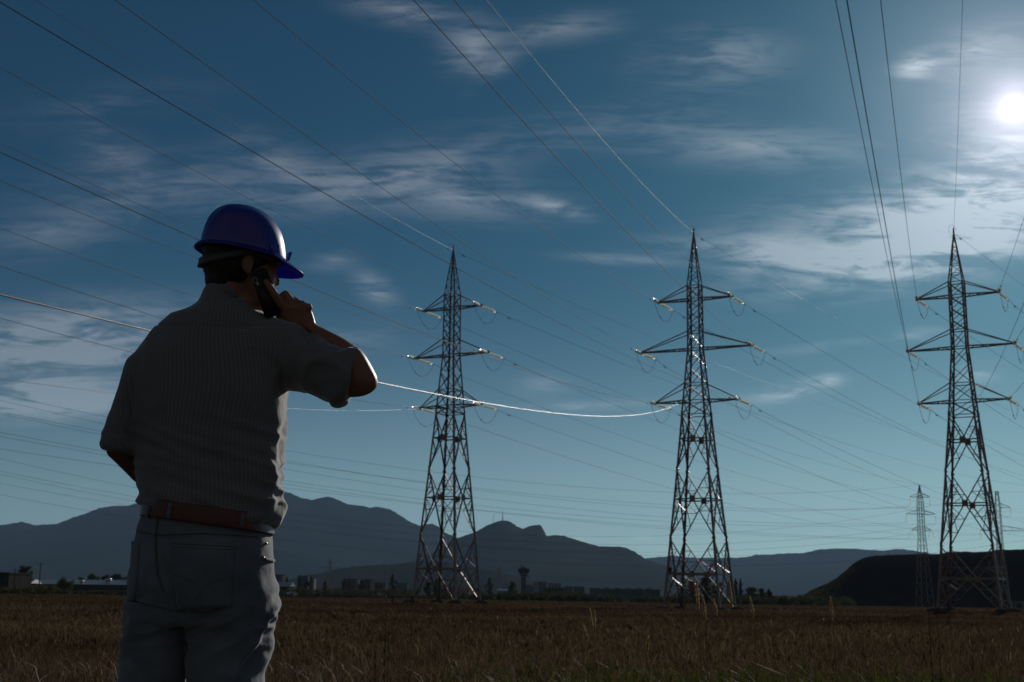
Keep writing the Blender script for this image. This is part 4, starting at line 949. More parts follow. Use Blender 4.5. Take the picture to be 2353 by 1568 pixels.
def to_px(co):
    c, s = math.cos(PITCH), math.sin(PITCH); X = co[:, 0]; Fw = co[:, 1]*c + (co[:, 2]-CAM_Z)*s; Up = -co[:, 1]*s + (co[:, 2]-CAM_Z)*c
    xr = X*math.cos(ROLL) + Up*math.sin(ROLL); yr = -X*math.sin(ROLL) + Up*math.cos(ROLL)
    return 1176.5 + F_PX*xr/Fw, 784 - F_PX*yr/Fw

man = empty('person', Mp(462, 1400, .02)); man.location.z = gz(man.location.x, YM)
tag(man, 'man seen from behind in checked shirt, jeans and blue hard hat, phone at his ear', 'person')
MLOC = man.location.copy()
def put_man(name, me, m, parent=None):
    # meshes are modelled in world space; shift into the person's frame
    me.transform(Matrix.Translation(-MLOC)); o = put(name, me, m, parent or man); return o

# --- materials
skin = mat('skin', (.30, .14, .085), .5, 0, .15, 30, bump=.0006, bump_scale=180)
skin.node_tree.nodes['Principled BSDF'].inputs['Subsurface Weight'].default_value = .12
skin.node_tree.nodes['Principled BSDF'].inputs['Subsurface Radius'].default_value = (.012, .005, .003)
hairm = mat('hair', (.018, .012, .009), .55, 0, .4, 60, bump=.002, bump_scale=220)
leather = mat('belt_leather', (.12, .030, .015), .38, 0, .35, 25, bump=.0006, bump_scale=160)
plastic = bpy.data.materials.new('blue_plastic'); plastic.use_nodes = True; t = plastic.node_tree; b = t.nodes['Principled BSDF']
b.inputs['Base Color'].default_value = (.012, .016, .36, 1); b.inputs['Roughness'].default_value = .28; b.inputs['Coat Weight'].default_value = .5; b.inputs['Coat Roughness'].default_value = .06
trn = t.nodes.new('ShaderNodeBsdfTranslucent'); trn.inputs[0].default_value = (.006, .03, .75, 1); mixs = t.nodes.new('ShaderNodeMixShader'); mixs.inputs[0].default_value = .28
t.links.new(b.outputs[0], mixs.inputs[1]); t.links.new(trn.outputs[0], mixs.inputs[2]); t.links.new(mixs.outputs[0], t.nodes['Material Output'].inputs[0])
nz = t.nodes.new('ShaderNodeTexNoise'); nz.inputs['Scale'].default_value = 90; nz.inputs['Detail'].default_value = 4; bp = t.nodes.new('ShaderNodeBump'); bp.inputs['Distance'].default_value = .0003
tco = t.nodes.new('ShaderNodeTexCoord'); t.links.new(tco.outputs['Object'], nz.inputs[0]); t.links.new(nz.outputs[0], bp.inputs['Height']); t.links.new(bp.outputs[0], b.inputs['Normal'])
shellm = mat('blue_shell', (.020, .012, .32), .42, 0, .1, 3, coat=1.0)
shellm.node_tree.nodes['Principled BSDF'].inputs['Coat Roughness'].default_value = .05
strapm = mat('strap_plastic', (.08, .08, .085), .5, 0, .1, 10)
# gingham: woven thin lines, laid along a per-vertex garment coordinate (so the check follows sleeve and back)
shirtm = bpy.data.materials.new('checked_cotton'); shirtm.use_nodes = True; t = shirtm.node_tree; b = t.nodes['Principled BSDF']; b.inputs['Roughness'].default_value = .85; b.inputs['Sheen Weight'].default_value = .55; b.inputs['Sheen Roughness'].default_value = .4
att = t.nodes.new('ShaderNodeAttribute'); att.attribute_name = 'weave'; sx_ = t.nodes.new('ShaderNodeSeparateXYZ'); t.links.new(att.outputs['Vector'], sx_.inputs[0])
def smath(op, a, b_=None):
    n = t.nodes.new('ShaderNodeMath'); n.operation = op
    for i, v in enumerate((a, b_)):
        if v is None: continue
        if isinstance(v, (int, float)): n.inputs[i].default_value = v
        else: t.links.new(v, n.inputs[i])
    return n.outputs[0]
FREQ = 2*math.pi/.0060
l1 = smath('MULTIPLY', smath('ADD', smath('SINE', smath('MULTIPLY', sx_.outputs[0], FREQ)), 1), .5); l2 = smath('MULTIPLY', smath('ADD', smath('SINE', smath('MULTIPLY', sx_.outputs[1], FREQ)), 1), .5)
chk = smath('MULTIPLY', smath('ADD', l1, l2), .5)
mx = t.nodes.new('ShaderNodeMix'); mx.data_type = 'RGBA'; t.links.new(chk, mx.inputs[0]); mx.inputs[6].default_value = (.115, .118, .132, 1); mx.inputs[7].default_value = (.20, .21, .228, 1)
t.links.new(mx.outputs[2], b.inputs['Base Color'])
nz = t.nodes.new('ShaderNodeTexNoise'); nz.inputs['Scale'].default_value = 28; nz.inputs['Detail'].default_value = 4; bp = t.nodes.new('ShaderNodeBump'); bp.inputs['Distance'].default_value = .004
tco = t.nodes.new('ShaderNodeTexCoord'); mpn = t.nodes.new('ShaderNodeMapping'); mpn.inputs[3].default_value = (1, 1, .55); t.links.new(tco.outputs['Object'], mpn.inputs[0]); t.links.new(mpn.outputs[0], nz.inputs[0]); t.links.new(nz.outputs[0], bp.inputs['Height']); t.links.new(bp.outputs[0], b.inputs['Normal'])
denim = bpy.data.materials.new('denim'); denim.use_nodes = True; t = denim.node_tree; b = t.nodes['Principled BSDF']; b.inputs['Roughness'].default_value = .9; b.inputs['Sheen Weight'].default_value = .3
tco = t.nodes.new('ShaderNodeTexCoord'); nz = t.nodes.new('ShaderNodeTexNoise'); nz.inputs['Scale'].default_value = 5; nz.inputs['Detail'].default_value = 7; t.links.new(tco.outputs['Object'], nz.inputs[0])
cr_ = t.nodes.new('ShaderNodeValToRGB'); t.links.new(nz.outputs[0], cr_.inputs[0]); cr_.color_ramp.elements[0].position = .3; cr_.color_ramp.elements[0].color = (.09, .115, .155, 1); cr_.color_ramp.elements[1].position = .72; cr_.color_ramp.elements[1].color = (.24, .285, .35, 1)
n2 = t.nodes.new('ShaderNodeTexNoise'); n2.inputs['Scale'].default_value = 900; mpn = t.nodes.new('ShaderNodeMapping'); mpn.inputs[3].default_value = (1, 1, .18); t.links.new(tco.outputs['Object'], mpn.inputs[0]); t.links.new(mpn.outputs[0], n2.inputs[0])
m2_ = t.nodes.new('ShaderNodeMix'); m2_.data_type = 'RGBA'; m2_.blend_type = 'MULTIPLY'; m2_.inputs[0].default_value = .5; t.links.new(cr_.outputs[0], m2_.inputs[6]); t.links.new(n2.outputs[0], m2_.inputs[7]); t.links.new(m2_.outputs[2], b.inputs['Base Color'])
bp = t.nodes.new('ShaderNodeBump'); bp.inputs['Distance'].default_value = .003; n3 = t.nodes.new('ShaderNodeTexNoise'); n3.inputs['Scale'].default_value = 22; n3.inputs['Detail'].default_value = 5; t.links.new(tco.outputs['Object'], n3.inputs[0]); t.links.new(n3.outputs[0], bp.inputs['Height']); t.links.new(bp.outputs[0], b.inputs['Normal'])
phm = mat('phone_shell', (.010, .009, .010), .5, .0, .1, 20); lensm = mat('phone_lens_ring', (.30, .31, .33), .25, .6, .1, 20)
rivet = mat('rivet_brass', (.6, .45, .25), .25, .9, .1, 20); shoem = mat('shoe_leather', (.05, .035, .025), .5, 0, .3, 20)

# --- jeans
hips = [(Mp(327,1158,.0), Mp(622,1196,.0), .125),(Mp(322,1200), Mp(624,1232), .130),(Mp(312,1250), Mp(628,1276), .138),(Mp(302,1310), Mp(631,1325), .145),(Mp(296,1360), Mp(636,1372), .146),
        (Mp(290,1400), Mp(635,1398), .140, 2.0),(Mp(288,1430), Mp(628,1432), .128, 2.1)]
legL = [(Mp(289,1390), Mp(450,1390), .125),(Mp(287,1430), Mp(442,1440), .118),(Mp(285,1480), Mp(436,1490), .105),(Mp(281,1530), Mp(430,1532), .100),(Mp(278,1580), Mp(421,1580), .095),(Mp(276,1700), Mp(400,1700), .078),
        (Mp(278,1850), Mp(396,1850), .072),(Mp(282,1980), Mp(392,1980), .066),(Mp(288,2080), Mp(392,2080), .068)]
legR = [(Mp(430,1390,-.02), Mp(633,1390,.0), .130),(Mp(434,1430,-.02), Mp(629,1430,.0), .122),(Mp(432,1480,-.02), Mp(619,1480), .112),(Mp(433,1530,-.02), Mp(610,1530), .106),(Mp(438,1580,-.02), Mp(602,1580), .100),(Mp(450,1700,-.02), Mp(588,1700), .080),
        (Mp(455,1850), Mp(578,1850), .074),(Mp(458,1980), Mp(572,1980), .068),(Mp(462,2080), Mp(572,2080), .070)]
mb = MB(); loft(mb, dense(hips), 48, flank=.55); loft(mb, dense(legL), 28); loft(mb, dense(legR), 36, flank=.12)
ball(mb, Mp(520,1355,-.055), .085, .075, .10); ball(mb, Mp(345,1350,-.035), .052, .075, .095)      # seat
def jeans_post(co, no):
    px, py = to_px(co); d = np.zeros(len(co))
    for i, c in enumerate(co):
        x, y, z = map(float, c); k = min(1, max(0, (py[i]-1240)/80))
        f = noise.noise(Vector((x*7, y*7, z*13 + 3))); g = noise.noise(Vector((x*16 + z*12, y*12, z*20)))
        f2 = 1-abs(noise.noise(Vector((x*10 + z*4, y*9, z*30 - x*12))))*2.6; kn = math.exp(-((py[i]-1440)/70)**2) + math.exp(-((py[i]-1700)/90)**2)
        d[i] = .006*(1-abs(f)*2.2)*k + .005*g + .007*f2*kn
        # vertical groove down the seat seam, and folds under the seat
        s = math.exp(-((px[i] - (362 + max(0, py[i]-1250)*.33))/11)**2) if py[i] < 1420 and y < YM else 0
        d[i] -= .009*s*k
        # long pulled folds down the right thigh
        q = (px[i]-(640 - (py[i]-1380)*.62))
        if py[i] > 1370: d[i] += .010*math.exp(-(q/9)**2) - .008*math.exp(-((q-20)/12)**2)
    return co + no*d[:, None]
jm = fuse(mb, 'jeans', .0062, 5, jeans_post); jeans = put_man('jeans', jm, denim)
def skin_patch(bvh, polys, off, th, name, m, parent, world_shift=True):
    # pieces of cloth/leather laid on a garment: outline given on the garment, lifted by `off`, with real thickness
    out = MB()
    for grid in polys:
        nr, nc = len(grid), len(grid[0]); P = []
        for row in grid:
            for (px, py) in row:
                r_ = ray(px, py).normalized(); h = bvh.ray_cast(Vector((0, 0, CAM_Z)), r_)
                if h[0] is None: h = (Vector((0, 0, CAM_Z)) + r_*(YM/r_.y), -r_, 0, 0)
                n_ = h[1] if h[1].dot(r_) < 0 else -h[1]; P.append((h[0], n_))
        vs = [p + n_*off for p, n_ in P] + [p - n_*th for p, n_ in P]; q = nr*nc; fs = []
        for i in range(nr-1):
            for j in range(nc-1):
                a = i*nc+j; fs.append((a, a+1, a+nc+1, a+nc)); fs.append((a+q, a+nc+q, a+nc+1+q, a+1+q))
        for j in range(nc-1): fs.append((j, j+q, j+1+q, j+1)); a = (nr-1)*nc+j; fs.append((a, a+1, a+1+q, a+q))
        for i in range(nr-1): a = i*nc; fs.append((a, a+nc, a+nc+q, a+q)); a = i*nc+nc-1; fs.append((a, a+q, a+nc+q, a+nc))
        out.add(vs, fs)
    me = out.mesh(name, True); me.transform(Matrix.Translation(-MLOC)); return put(name, me, m, parent)
jb = BVHTree.FromPolygons([v.co + MLOC for v in jm.vertices], [tuple(p.vertices) for p in jm.polygons])
def K7(x, y): return (287.2 + .28567*x, 1120.2 + .28567*y)     # 500..1150 x 1950..2730 view
def bil(c, nr, nc):
    (a, b_, c_, d) = c; g = []
    for i in range(nr):
        v = i/(nr-1); row = []
        for j in range(nc):
            u = j/(nc-1); row.append(((a[0]*(1-u)+b_[0]*u)*(1-v) + (d[0]*(1-u)+c_[0]*u)*v, (a[1]*(1-u)+b_[1]*u)*(1-v) + (d[1]*(1-u)+c_[1]*u)*v))
        g.append(row)
    return g
denim2 = denim
pk = bil((K7(385,455), K7(885,480), K7(850,958), K7(425,985)), 18, 18)
skin_patch(jb, [pk], .0035, .002, 'back_pocket', denim, jeans)
pk2 = bil((K7(52,430), K7(124,440), K7(85,900), K7(25,870)), 12, 6); skin_patch(jb, [pk2], .0035, .002, 'back_pocket', denim, jeans)
def strip(pts, wpx, n=None):
    g = []
    for i, (x, y) in enumerate(pts):
        x2, y2 = pts[min(i+1, len(pts)-1)]; x1, y1 = pts[max(i-1, 0)]; dx, dy2 = x2-x1, y2-y1; l = math.hypot(dx, dy2) or 1
        g.append([(x - dy2/l*wpx, y + dx/l*wpx), (x, y), (x + dy2/l*wpx, y - dx/l*wpx)])
    return g
def sm_path(ctrl, n):
    out = []
    for i in range(n):
        u = i/(n-1)*(len(ctrl)-1); k = min(int(u), len(ctrl)-2); f_ = u-k; out.append((ctrl[k][0]*(1-f_)+ctrl[k+1][0]*f_, ctrl[k][1]*(1-f_)+ctrl[k+1][1]*f_))
    return out
thread = mat('seam_thread', (.12, .12, .13), .8, 0, .2, 50)
seams = [[K7(268,250), K7(250,420), K7(252,560), K7(265,700), K7(310,830)], [K7(105,350), K7(260,385), K7(400,378), K7(600,372), K7(860,385), K7(1060,400)], [K7(385,455), K7(885,480)], [K7(392,480), K7(880,505)],
         [K7(405,700), K7(560,770), K7(620,860), K7(600,900)], [K7(870,720), K7(720,750), K7(620,830), K7(570,890)],
         [K7(30,910), K7(200,945), K7(400,990), K7(640,998), K7(860,950)]]
skin_patch(jb, [strip(sm_path(s_, 22), .55) for s_ in seams], .0045, .002, 'seam_stitching', thread, jeans)
# front pocket edge and rivets, lit from the right
skin_patch(jb, [strip(sm_path([K7(1098,556), K7(1140,585), K7(1196,590)], 8), 3.2)], .004, .003, 'front_pocket', denim, jeans)
for (x, y) in (K7(1131,452), K7(1106,567)):
    r_ = ray(x, y).normalized(); h = jb.ray_cast(Vector((0, 0, CAM_Z)), r_)
    if h[0] is not None:
        q = MB(); ball(q, h[0] + h[1]*.002, .0042, .0042, .0042, n=10); put_man('rivet', q.mesh('rivet', True), rivet, jeans)
# --- belt and loops
mb = MB(); b1 = (Mp(328,1146), Mp(628,1188)); b2 = (Mp(324,1186), Mp(629,1229))
loft(mb, [(b1[0].lerp(b2[0], k_), b1[1].lerp(b2[1], k_), .142 + .004*(.5-abs(k_-.5))) for k_ in (0, .06, .5, .94, 1)], 72, flank=.6); belt_me = mb.mesh('belt', True)
put_man('belt', belt_me, leather)
bb = BVHTree.FromPolygons([v.co + MLOC for v in belt_me.vertices], [tuple(p.vertices) for p in belt_me.polygons])
for pth in ([K7(372,130), K7(360,200), K7(352,272)], [K7(948,205), K7(940,290), K7(932,365)], [K7(190,150), K7(182,200), K7(178,250)]):
    skin_patch(bb, [strip(sm_path(pth, 7), 3.6)], .005, .003, 'belt_loop', denim, jeans)

# --- shirt
torso = [(Mp(484,652,-.0), Mp(546,664,.0), .058),(Mp(474,672), Mp(562,680), .066),(Mp(457,694), Mp(578,702), .080),(Mp(425,714), Mp(604,722), .092),(Mp(388,735), Mp(632,735), .102),(Mp(356,763), Mp(650,752), .108),
         (Mp(334,786), Mp(658,775), .114),(Mp(315,810), Mp(663,810), .122, 2.1),(Mp(301,850), Mp(664,855), .130, 2.2),(Mp(300,900), Mp(659,895), .134, 2.2),(Mp(304,950), Mp(653,952), .132, 2.2),(Mp(308,1000), Mp(646,1012), .128, 2.2),
         (Mp(313,1050), Mp(642,1062), .125, 2.2),(Mp(318,1090), Mp(638,1108), .124, 2.2),(Mp(320,1120), Mp(636,1142), .126, 2.1),(Mp(318,1142), Mp(638,1172), .130, 2.1),(Mp(323,1160), Mp(636,1192), .128),(Mp(332,1168), Mp(624,1204), .122)]
slR = [(Mp(590,735,-.02), Mp(600,905,-.02), .105),(Mp(640,738,-.03), Mp(640,898,-.03), .092),(Mp(676,748,-.04), Mp(672,893,-.04), .085),(Mp(708,762,-.05), Mp(706,899,-.05), .080),(Mp(746,790,-.06), Mp(735,908,-.06), .074),
       (Mp(784,806,-.07), Mp(757,921,-.07), .070),(Mp(812,804,-.075), Mp(774,931,-.075), .068),(Mp(829,814,-.08), Mp(789,925,-.08), .064)]
slL = [(Mp(352,786), Mp(372,880), .085),(Mp(313,812,-.01), Mp(352,900), .080),(Mp(288,850,-.02), Mp(345,920), .080),(Mp(272,905,-.03), Mp(338,955), .072),(Mp(256,955,-.035), Mp(333,985), .068),(Mp(243,1000,-.04), Mp(338,1018), .066),(Mp(237,1028,-.04), Mp(336,1050), .062)]
mb = MB(); loft(mb, dense(torso[:8]), 44); loft(mb, dense(torso[6:]), 56, flank=True); loft(mb, dense(slR), 28); loft(mb, dense(slL), 28)
ball(mb, Mp(368,822,.0), .050, .07, .050); ball(mb, Mp(620,795,-.02), .06, .075, .06)
# standing collar
mb2 = MB()
def shirt_post(co, no):
    px, py = to_px(co); d = np.zeros(len(co))
    for i, c in enumerate(co):
        x, y, z = map(float, c); P, Q = px[i], py[i]
        slv = min(1, max(0, (P-650)/50)) * (1 if Q < 960 else 0)
        waist = min(1, max(0, (Q-930)/150))*(1-slv)
        side = min(1, max(0, (P-560)/70))*(1-slv)
        fA = 1 - abs(noise.noise(Vector((x*5, y*5, z*26 + x*9))))*2.4       # flat folds above the belt
        fB = 1 - abs(noise.noise(Vector((x*16 + z*7, y*14, z*9))))*2.4       # steep folds on the side
        fC = 1 - abs(noise.noise(Vector((x*12 - z*16, y*10, z*14 + x*10 + 5))))*2.4 # twist folds on the sleeve
        fD = noise.noise(Vector((x*6 + 2, y*6, z*4)))
        d[i] = .010*fA*waist + .009*fB*side*min(1, max(0, (Q-880)/80)) + .011*fC*slv + .006*fD + .005*(1 - abs(noise.noise(Vector((x*9 - z*5, y*9, z*7 + x*8 + 9))))*2.4)*(1-slv)*(1-waist)
        # yoke seam across the back
        yk = 968*.5745 + 0
        sy = 745 - (P-470)*.0 + 12*math.exp(-((P-560)/120)**2)
        if 350 < P < 640: d[i] -= .004*math.exp(-((Q - (752 - abs(P-500)*.02))/2.2)**2)
        # armhole seam
        if 780 < Q < 900: d[i] -= .004*math.exp(-((P - (648 - (Q-820)*.08))/3.0)**2)
        # deep fold where the raised arm pulls the shirt
        d[i] -= .012*math.exp(-((P - (712 + (Q-790)*.2))/10)**2)*math.exp(-((Q-775)/22)**2)
        d[i] += .010*math.exp(-((P - (626 - (Q-1120)*-.25))/7)**2)*(1 if Q > 1060 else 0)*.8
    return co + no*d[:, None]
sm_ = fuse(mb, 'shirt', .0058, 5, shirt_post)
co = np.array([v.co[:] for v in sm_.vertices]); px, py = to_px(co)
wv = np.zeros((len(co), 3), np.float32)
# garment coordinates: torso = round the body / up; right sleeve = along / around the arm
cx = co[:, 0] - Mp(480, 900).x; wt_ = cx + .7*(co[:, 1]-YM)*np.clip(cx/.2, -1, 1); wu_ = co[:, 2] + .004*np.sin(cx*40) + .003*np.sin(co[:, 0]*25 + co[:, 2]*14)
isR = px > (648 - (py-820)*.08); isR &= (py < 945) & (py > 735)
ax_d = np.array(Mp(810, 868, -.07) - Mp(640, 815, -.03)); ax_d /= np.linalg.norm(ax_d); rel = co - np.array(Mp(640, 815, -.03)); al_ = rel @ ax_d; up_ = np.cross(ax_d, [0, 1, 0]); up_ = -up_/np.linalg.norm(up_); ar_ = rel @ up_
wv[:, 0] = np.where(isR, al_ + .006*np.sin(ar_*40), wt_ + .003*np.sin(co[:, 2]*22)); wv[:, 1] = np.where(isR, ar_ + .006*np.sin(al_*35), wu_)
isL = (px < 335 - (py-800)*.04) & (py > 800) & (py < 1060)
wv[:, 0] = np.where(isL, wv[:, 0], wv[:, 0]); a_ = sm_.attributes.new('weave', 'FLOAT_VECTOR', 'POINT'); a_.data.foreach_set('vector', wv.ravel())
shirt = put_man('shirt', sm_, shirtm)
# collar: a folded band round the neck
mb = MB(); cr1 = [(Mp(481,648,-.0), Mp(552,664,.01)), (Mp(478,656), Mp(562,676,.01)), (Mp(466,682,-.0), Mp(590,712,.01))]
ncol = 40; rows_ = []
for (A, B), D in zip(cr1, (.062, .070, .085)):
    c = (A+B)/2; u = (B-A)/2; rows_.append([c + u*math.cos(a) + Vector((0, D, 0))*math.sin(a) for a in np.linspace(-math.pi*1.18, math.pi*.18, ncol)])
inner = [[p + (( rows_[0][ncol//2]*0 + (sum(rows_[0], Vector())/ncol)) - p).normalized()*.004 for p in r_] for r_ in rows_]
allr = rows_ + inner[::-1]; vs = [p for r_ in allr for p in r_]; nr = len(allr)
fs = [(i*ncol+j, i*ncol+j+1, ((i+1) % nr)*ncol+j+1, ((i+1) % nr)*ncol+j) for i in range(nr) for j in range(ncol-1)]
mb.add(vs, fs); cme = mb.mesh('collar', True); a_ = cme.attributes.new('weave', 'FLOAT_VECTOR', 'POINT')
a_.data.foreach_set('vector', np.array([[math.atan2(v[0]-Mp(520,660).x, -(v[1]-YM))*.07, v[2] + .35*v[0], 0] for v in mb.v], np.float32).ravel()); put_man('collar', cme, shirtm, shirt)

# --- body: head, neck, arms, hands, trunk and legs in one skin
HF = Vector((math.sin(R(62)), math.cos(R(62)), -.13)).normalized(); HS = Vector((math.cos(R(62)), -math.sin(R(62)), -.05)).normalized(); HU = HS.cross(HF).normalized()
if HU.z < 0: HU = -HU
HS = HF.cross(HU).normalized()
HM = Matrix((HF, HS, HU)).transposed()
HC = Mp(563, 590, 0)                       # centre of the skull, at the level of the brow
def H(f_, s_, u_): return HC + HF*f_ + HS*s_ + HU*u_
mb = MB()
ball(mb, H(-.012, 0, .018), .098, .076, .090, HM, 24)       # cranium
ball(mb, H(-.030, 0, -.020), .074, .068, .075, HM, 20)      # occiput
ball(mb, H(.038, 0, -.045), .056, .060, .070, HM, 20)       # face
ball(mb, H(.046, 0, -.090), .040, .045, .042, HM, 18)       # jaw
ball(mb, H(.066, 0, -.112), .020, .024, .018, HM, 12)       # chin
ball(mb, H(.060, .034, -.048), .022, .022, .022, HM, 12); ball(mb, H(.060, -.034, -.048), .022, .022, .022, HM, 12)   # cheekbones
ball(mb, H(.080, 0, .000), .014, .050, .012, HM, 14)        # brow
chain(mb, [H(.082, 0, -.010), H(.092, 0, -.036), H(.097, 0, -.048)], [.009, .010, .011], 8)                            # nose
ball(mb, H(.088, .011, -.052), .009, .008, .007, HM, 8); ball(mb, H(.088, -.011, -.052), .009, .008, .007, HM, 8)
for s_ in (1, -1):
    ball(mb, H(.078, .030*s_, -.018), .010, .014, .008, HM, 10)    # closed lids / eyeball
    ball(mb, H(-.008, .073*s_, -.030), .017, .008, .030, HM, 12); ball(mb, H(-.002, .074*s_, -.052), .009, .006, .012, HM, 8)  # ears
ball(mb, H(.092, 0, -.077), .010, .022, .006, HM, 10); ball(mb, H(.090, 0, -.087), .010, .019, .006, HM, 10)            # lips
loft(mb, dense([(Mp(476,600,.0), Mp(575,625,.0), .060),(Mp(475,630), Mp(572,660), .060),(Mp(478,660), Mp(572,700), .062),(Mp(470,700), Mp(590,735), .068),(Mp(440,740), Mp(610,760), .075)], 3), 24)
chain(mb, [H(.030, .02, -.105), Mp(570, 700, -.01)], [.038, .05], 14)
# trunk and legs under the clothes
loft(mb, [(Mp(400,760), Mp(620,770), .08),(Mp(345,830), Mp(620,830), .09),(Mp(355,950), Mp(610,950), .095),(Mp(360,1100), Mp(600,1110), .095),(Mp(325,1250), Mp(610,1270), .115),(Mp(310,1380), Mp(610,1390), .12)], 24)
for Lg in (legL, legR): loft(mb, [(a.lerp(b_, .14), b_.lerp(a, .14), D*.8) for a, b_, D in [r_[:3] for r_ in Lg]], 18)
# right arm: shoulder - elbow - wrist
SHR = Mp(625, 815, -.02); ELB = Mp(826, 868, -.075); 
loft(mb, dense([(Mp(600,765,-.02), Mp(620,880,-.02), .06),(Mp(690,775,-.04), Mp(690,875,-.04), .052),(Mp(760,805,-.06), Mp(750,895,-.06), .048),(Mp(812,815,-.07), Mp(795,914,-.07), .046)], 3), 20)
loft(mb, dense([(Mp(806,808,-.07), Mp(792,915,-.07), .045),(K3(1240,880,-.075), K3(1180,1412,-.075), .046, 2.2),(K3(1320,950,-.075), K3(1290,1402,-.075), .045, 2.2),(K3(1395,1070,-.07), K3(1380,1368,-.07), .040, 2.2),(K3(1446,1170,-.07), K3(1440,1320,-.07), .028),(K3(1462,1215,-.07), K3(1462,1280,-.07), .014)], 3), 20)
# forearm, beyond the sleeve
loft(mb, dense([(K3(1360,1010,-.055), K3(1180,1260,-.055), .042),(K3(1255,893,-.045), K3(1110,1120,-.045), .043),(K3(1122,800,-.035), K3(1020,1020,-.035), .042),(K3(1002,738,-.03), K3(900,930,-.03), .038),(K3(893,684,-.03), K3(805,855,-.03), .033),(K3(835,655,-.03), K3(742,790,-.03), .029),(K3(812,628,-.03), K3(700,745,-.03), .026)], 3), 20)
# hand: back of hand toward the viewer, fingers round the phone
loft(mb, dense([(K3(818,640,-.03), K3(672,735,-.03), .024),(K3(808,600,-.035), K3(565,690,-.035), .022, 2.4),(K3(790,540,-.04), K3(470,620,-.04), .020, 2.5),(K3(765,495,-.045), K3(452,560,-.045), .019, 2.6),(K3(715,462,-.05), K3(450,500,-.05), .018, 2.6),(K3(660,445,-.05), K3(462,462,-.05), .016, 2.5)], 3), 20)
J = [  # finger chains (knuckle, middle joint, end joint, tip)
 ([K3(455,440,-.060), K3(395,350,-.078), K3(345,270,-.084), K3(300,205,-.088)], [.0135,.0110,.0100,.0085]),   # index, laid up along the phone
 ([K3(570,430,-.050), K3(500,338,-.040), K3(470,352,-.012), K3(440,395,.004)], [.0125,.0118,.0100,.0088]),    # middle, curled round
 ([K3(650,450,-.045), K3(590,395,-.028), K3(545,430,-.004), K3(500,470,.008)], [.0125,.0108,.0096,.0085]),    # ring
 ([K3(722,485,-.038), K3(690,462,-.018), K3(640,490,.002), K3(590,520,.012)], [.0120,.0098,.0086,.0076]),     # little
 ([K3(520,640,-.030), K3(452,580,-.020), K3(425,520,-.030), K3(405,475,-.042)], [.0150,.0120,.0105,.0092])]   # thumb, from the side of the palm
for pts, rr_ in J: chain(mb, pts, rr_, 12)
for p in (K3(735,470,-.052), K3(668,440,-.056)): ball(mb, p, .013, .011, .012, n=10)      # knuckles
# left arm: elbow out, hand to the front of the belt
loft(mb, dense([(Mp(325,830), Mp(350,900), .06),(Mp(285,900,-.02), Mp(330,940,-.01), .05),(Mp(262,960,-.03), Mp(325,990,-.02), .045),(Mp(248,1010,-.03), Mp(308,1030,-.02), .040),(Mp(246,1042,-.03), Mp(314,1040,-.0), .040),(Mp(262,1060,.0), Mp(326,1044,.02), .040),(Mp(288,1086,.05), Mp(345,1050,.06), .036),
  (Mp(312,1110,.10), Mp(360,1070,.11), .030),(Mp(345,1130,.16), Mp(385,1095,.17), .024)], 3), 20)
hl = Mp(385, 1128, .19); 
ball(mb, hl, .045, .022, .038)
for i in range(4): chain(mb, [hl + Vector((.03, .0, .022-.018*i)), hl + Vector((.062, .004, .018-.018*i)), hl + Vector((.082, -.006, .012-.017*i)), hl + Vector((.092, -.020, .008-.016*i))], [.011,.0095,.0085,.0075], 8)
chain(mb, [hl + Vector((.0, .01, .03)), hl + Vector((.025, .012, .048)), hl + Vector((.045, .008, .055))], [.012,.010,.009], 8)
bm_ = fuse(mb, 'body', .0038, 3)
body = put_man('body', bm_, skin)
# shoes
for (cx_, cy_) in ((342, .0), (518, .0)):
    p = Mp(cx_, 2085, cy_); mb = MB(); f_ = Vector((.55, .83, 0)).normalized(); g = gz(p.x, YM)
    rows_ = []
    for t_, w__, h_ in ((-.09, .030, .06), (-.06, .042, .09), (0, .045, .10), (.06, .046, .08), (.12, .050, .055), (.17, .044, .04), (.195, .025, .03)):
        s_ = Vector((f_.y, -f_.x, 0)); c = Vector((p.x, p.y, g)) + f_*t_; rows_.append([c + s_*w__*math.cos(a) + Vector((0, 0, max(0, math.sin(a))*h_ + .012)) for a in np.linspace(0, 2*math.pi, 16, endpoint=False)])
    vs = [q for r_ in rows_ for q in r_]; nn = 16
    fs = [(i*nn+k, i*nn+(k+1) % nn, (i+1)*nn+(k+1) % nn, (i+1)*nn+k) for i in range(len(rows_)-1) for k in range(nn)] + [tuple(range(nn)), tuple(len(vs)-nn+k for k in reversed(range(nn)))]
    mb.add(vs, fs); put_man('shoe', mb.mesh('shoe', True), shoem)
# hair: short back and sides under the hat
mb = MB(); rngh = np.random.default_rng(4)
ball(mb, H(-.016, 0, .016), .100, .081, .093, HM, 24); ball(mb, H(-.036, 0, -.022), .076, .072, .080, HM, 20); ball(mb, H(-.058, 0, -.070), .036, .050, .050, HM, 16); ball(mb, H(.012, .060, -.012), .020, .016, .028, HM, 12)
hm_ = fuse(mb, 'hair', .004, 2, lambda co, no: co + no*(.0012*np.sin(co[:, 2:3]*900 + co[:, 0:1]*500))); put_man('hair', hm_, hairm)
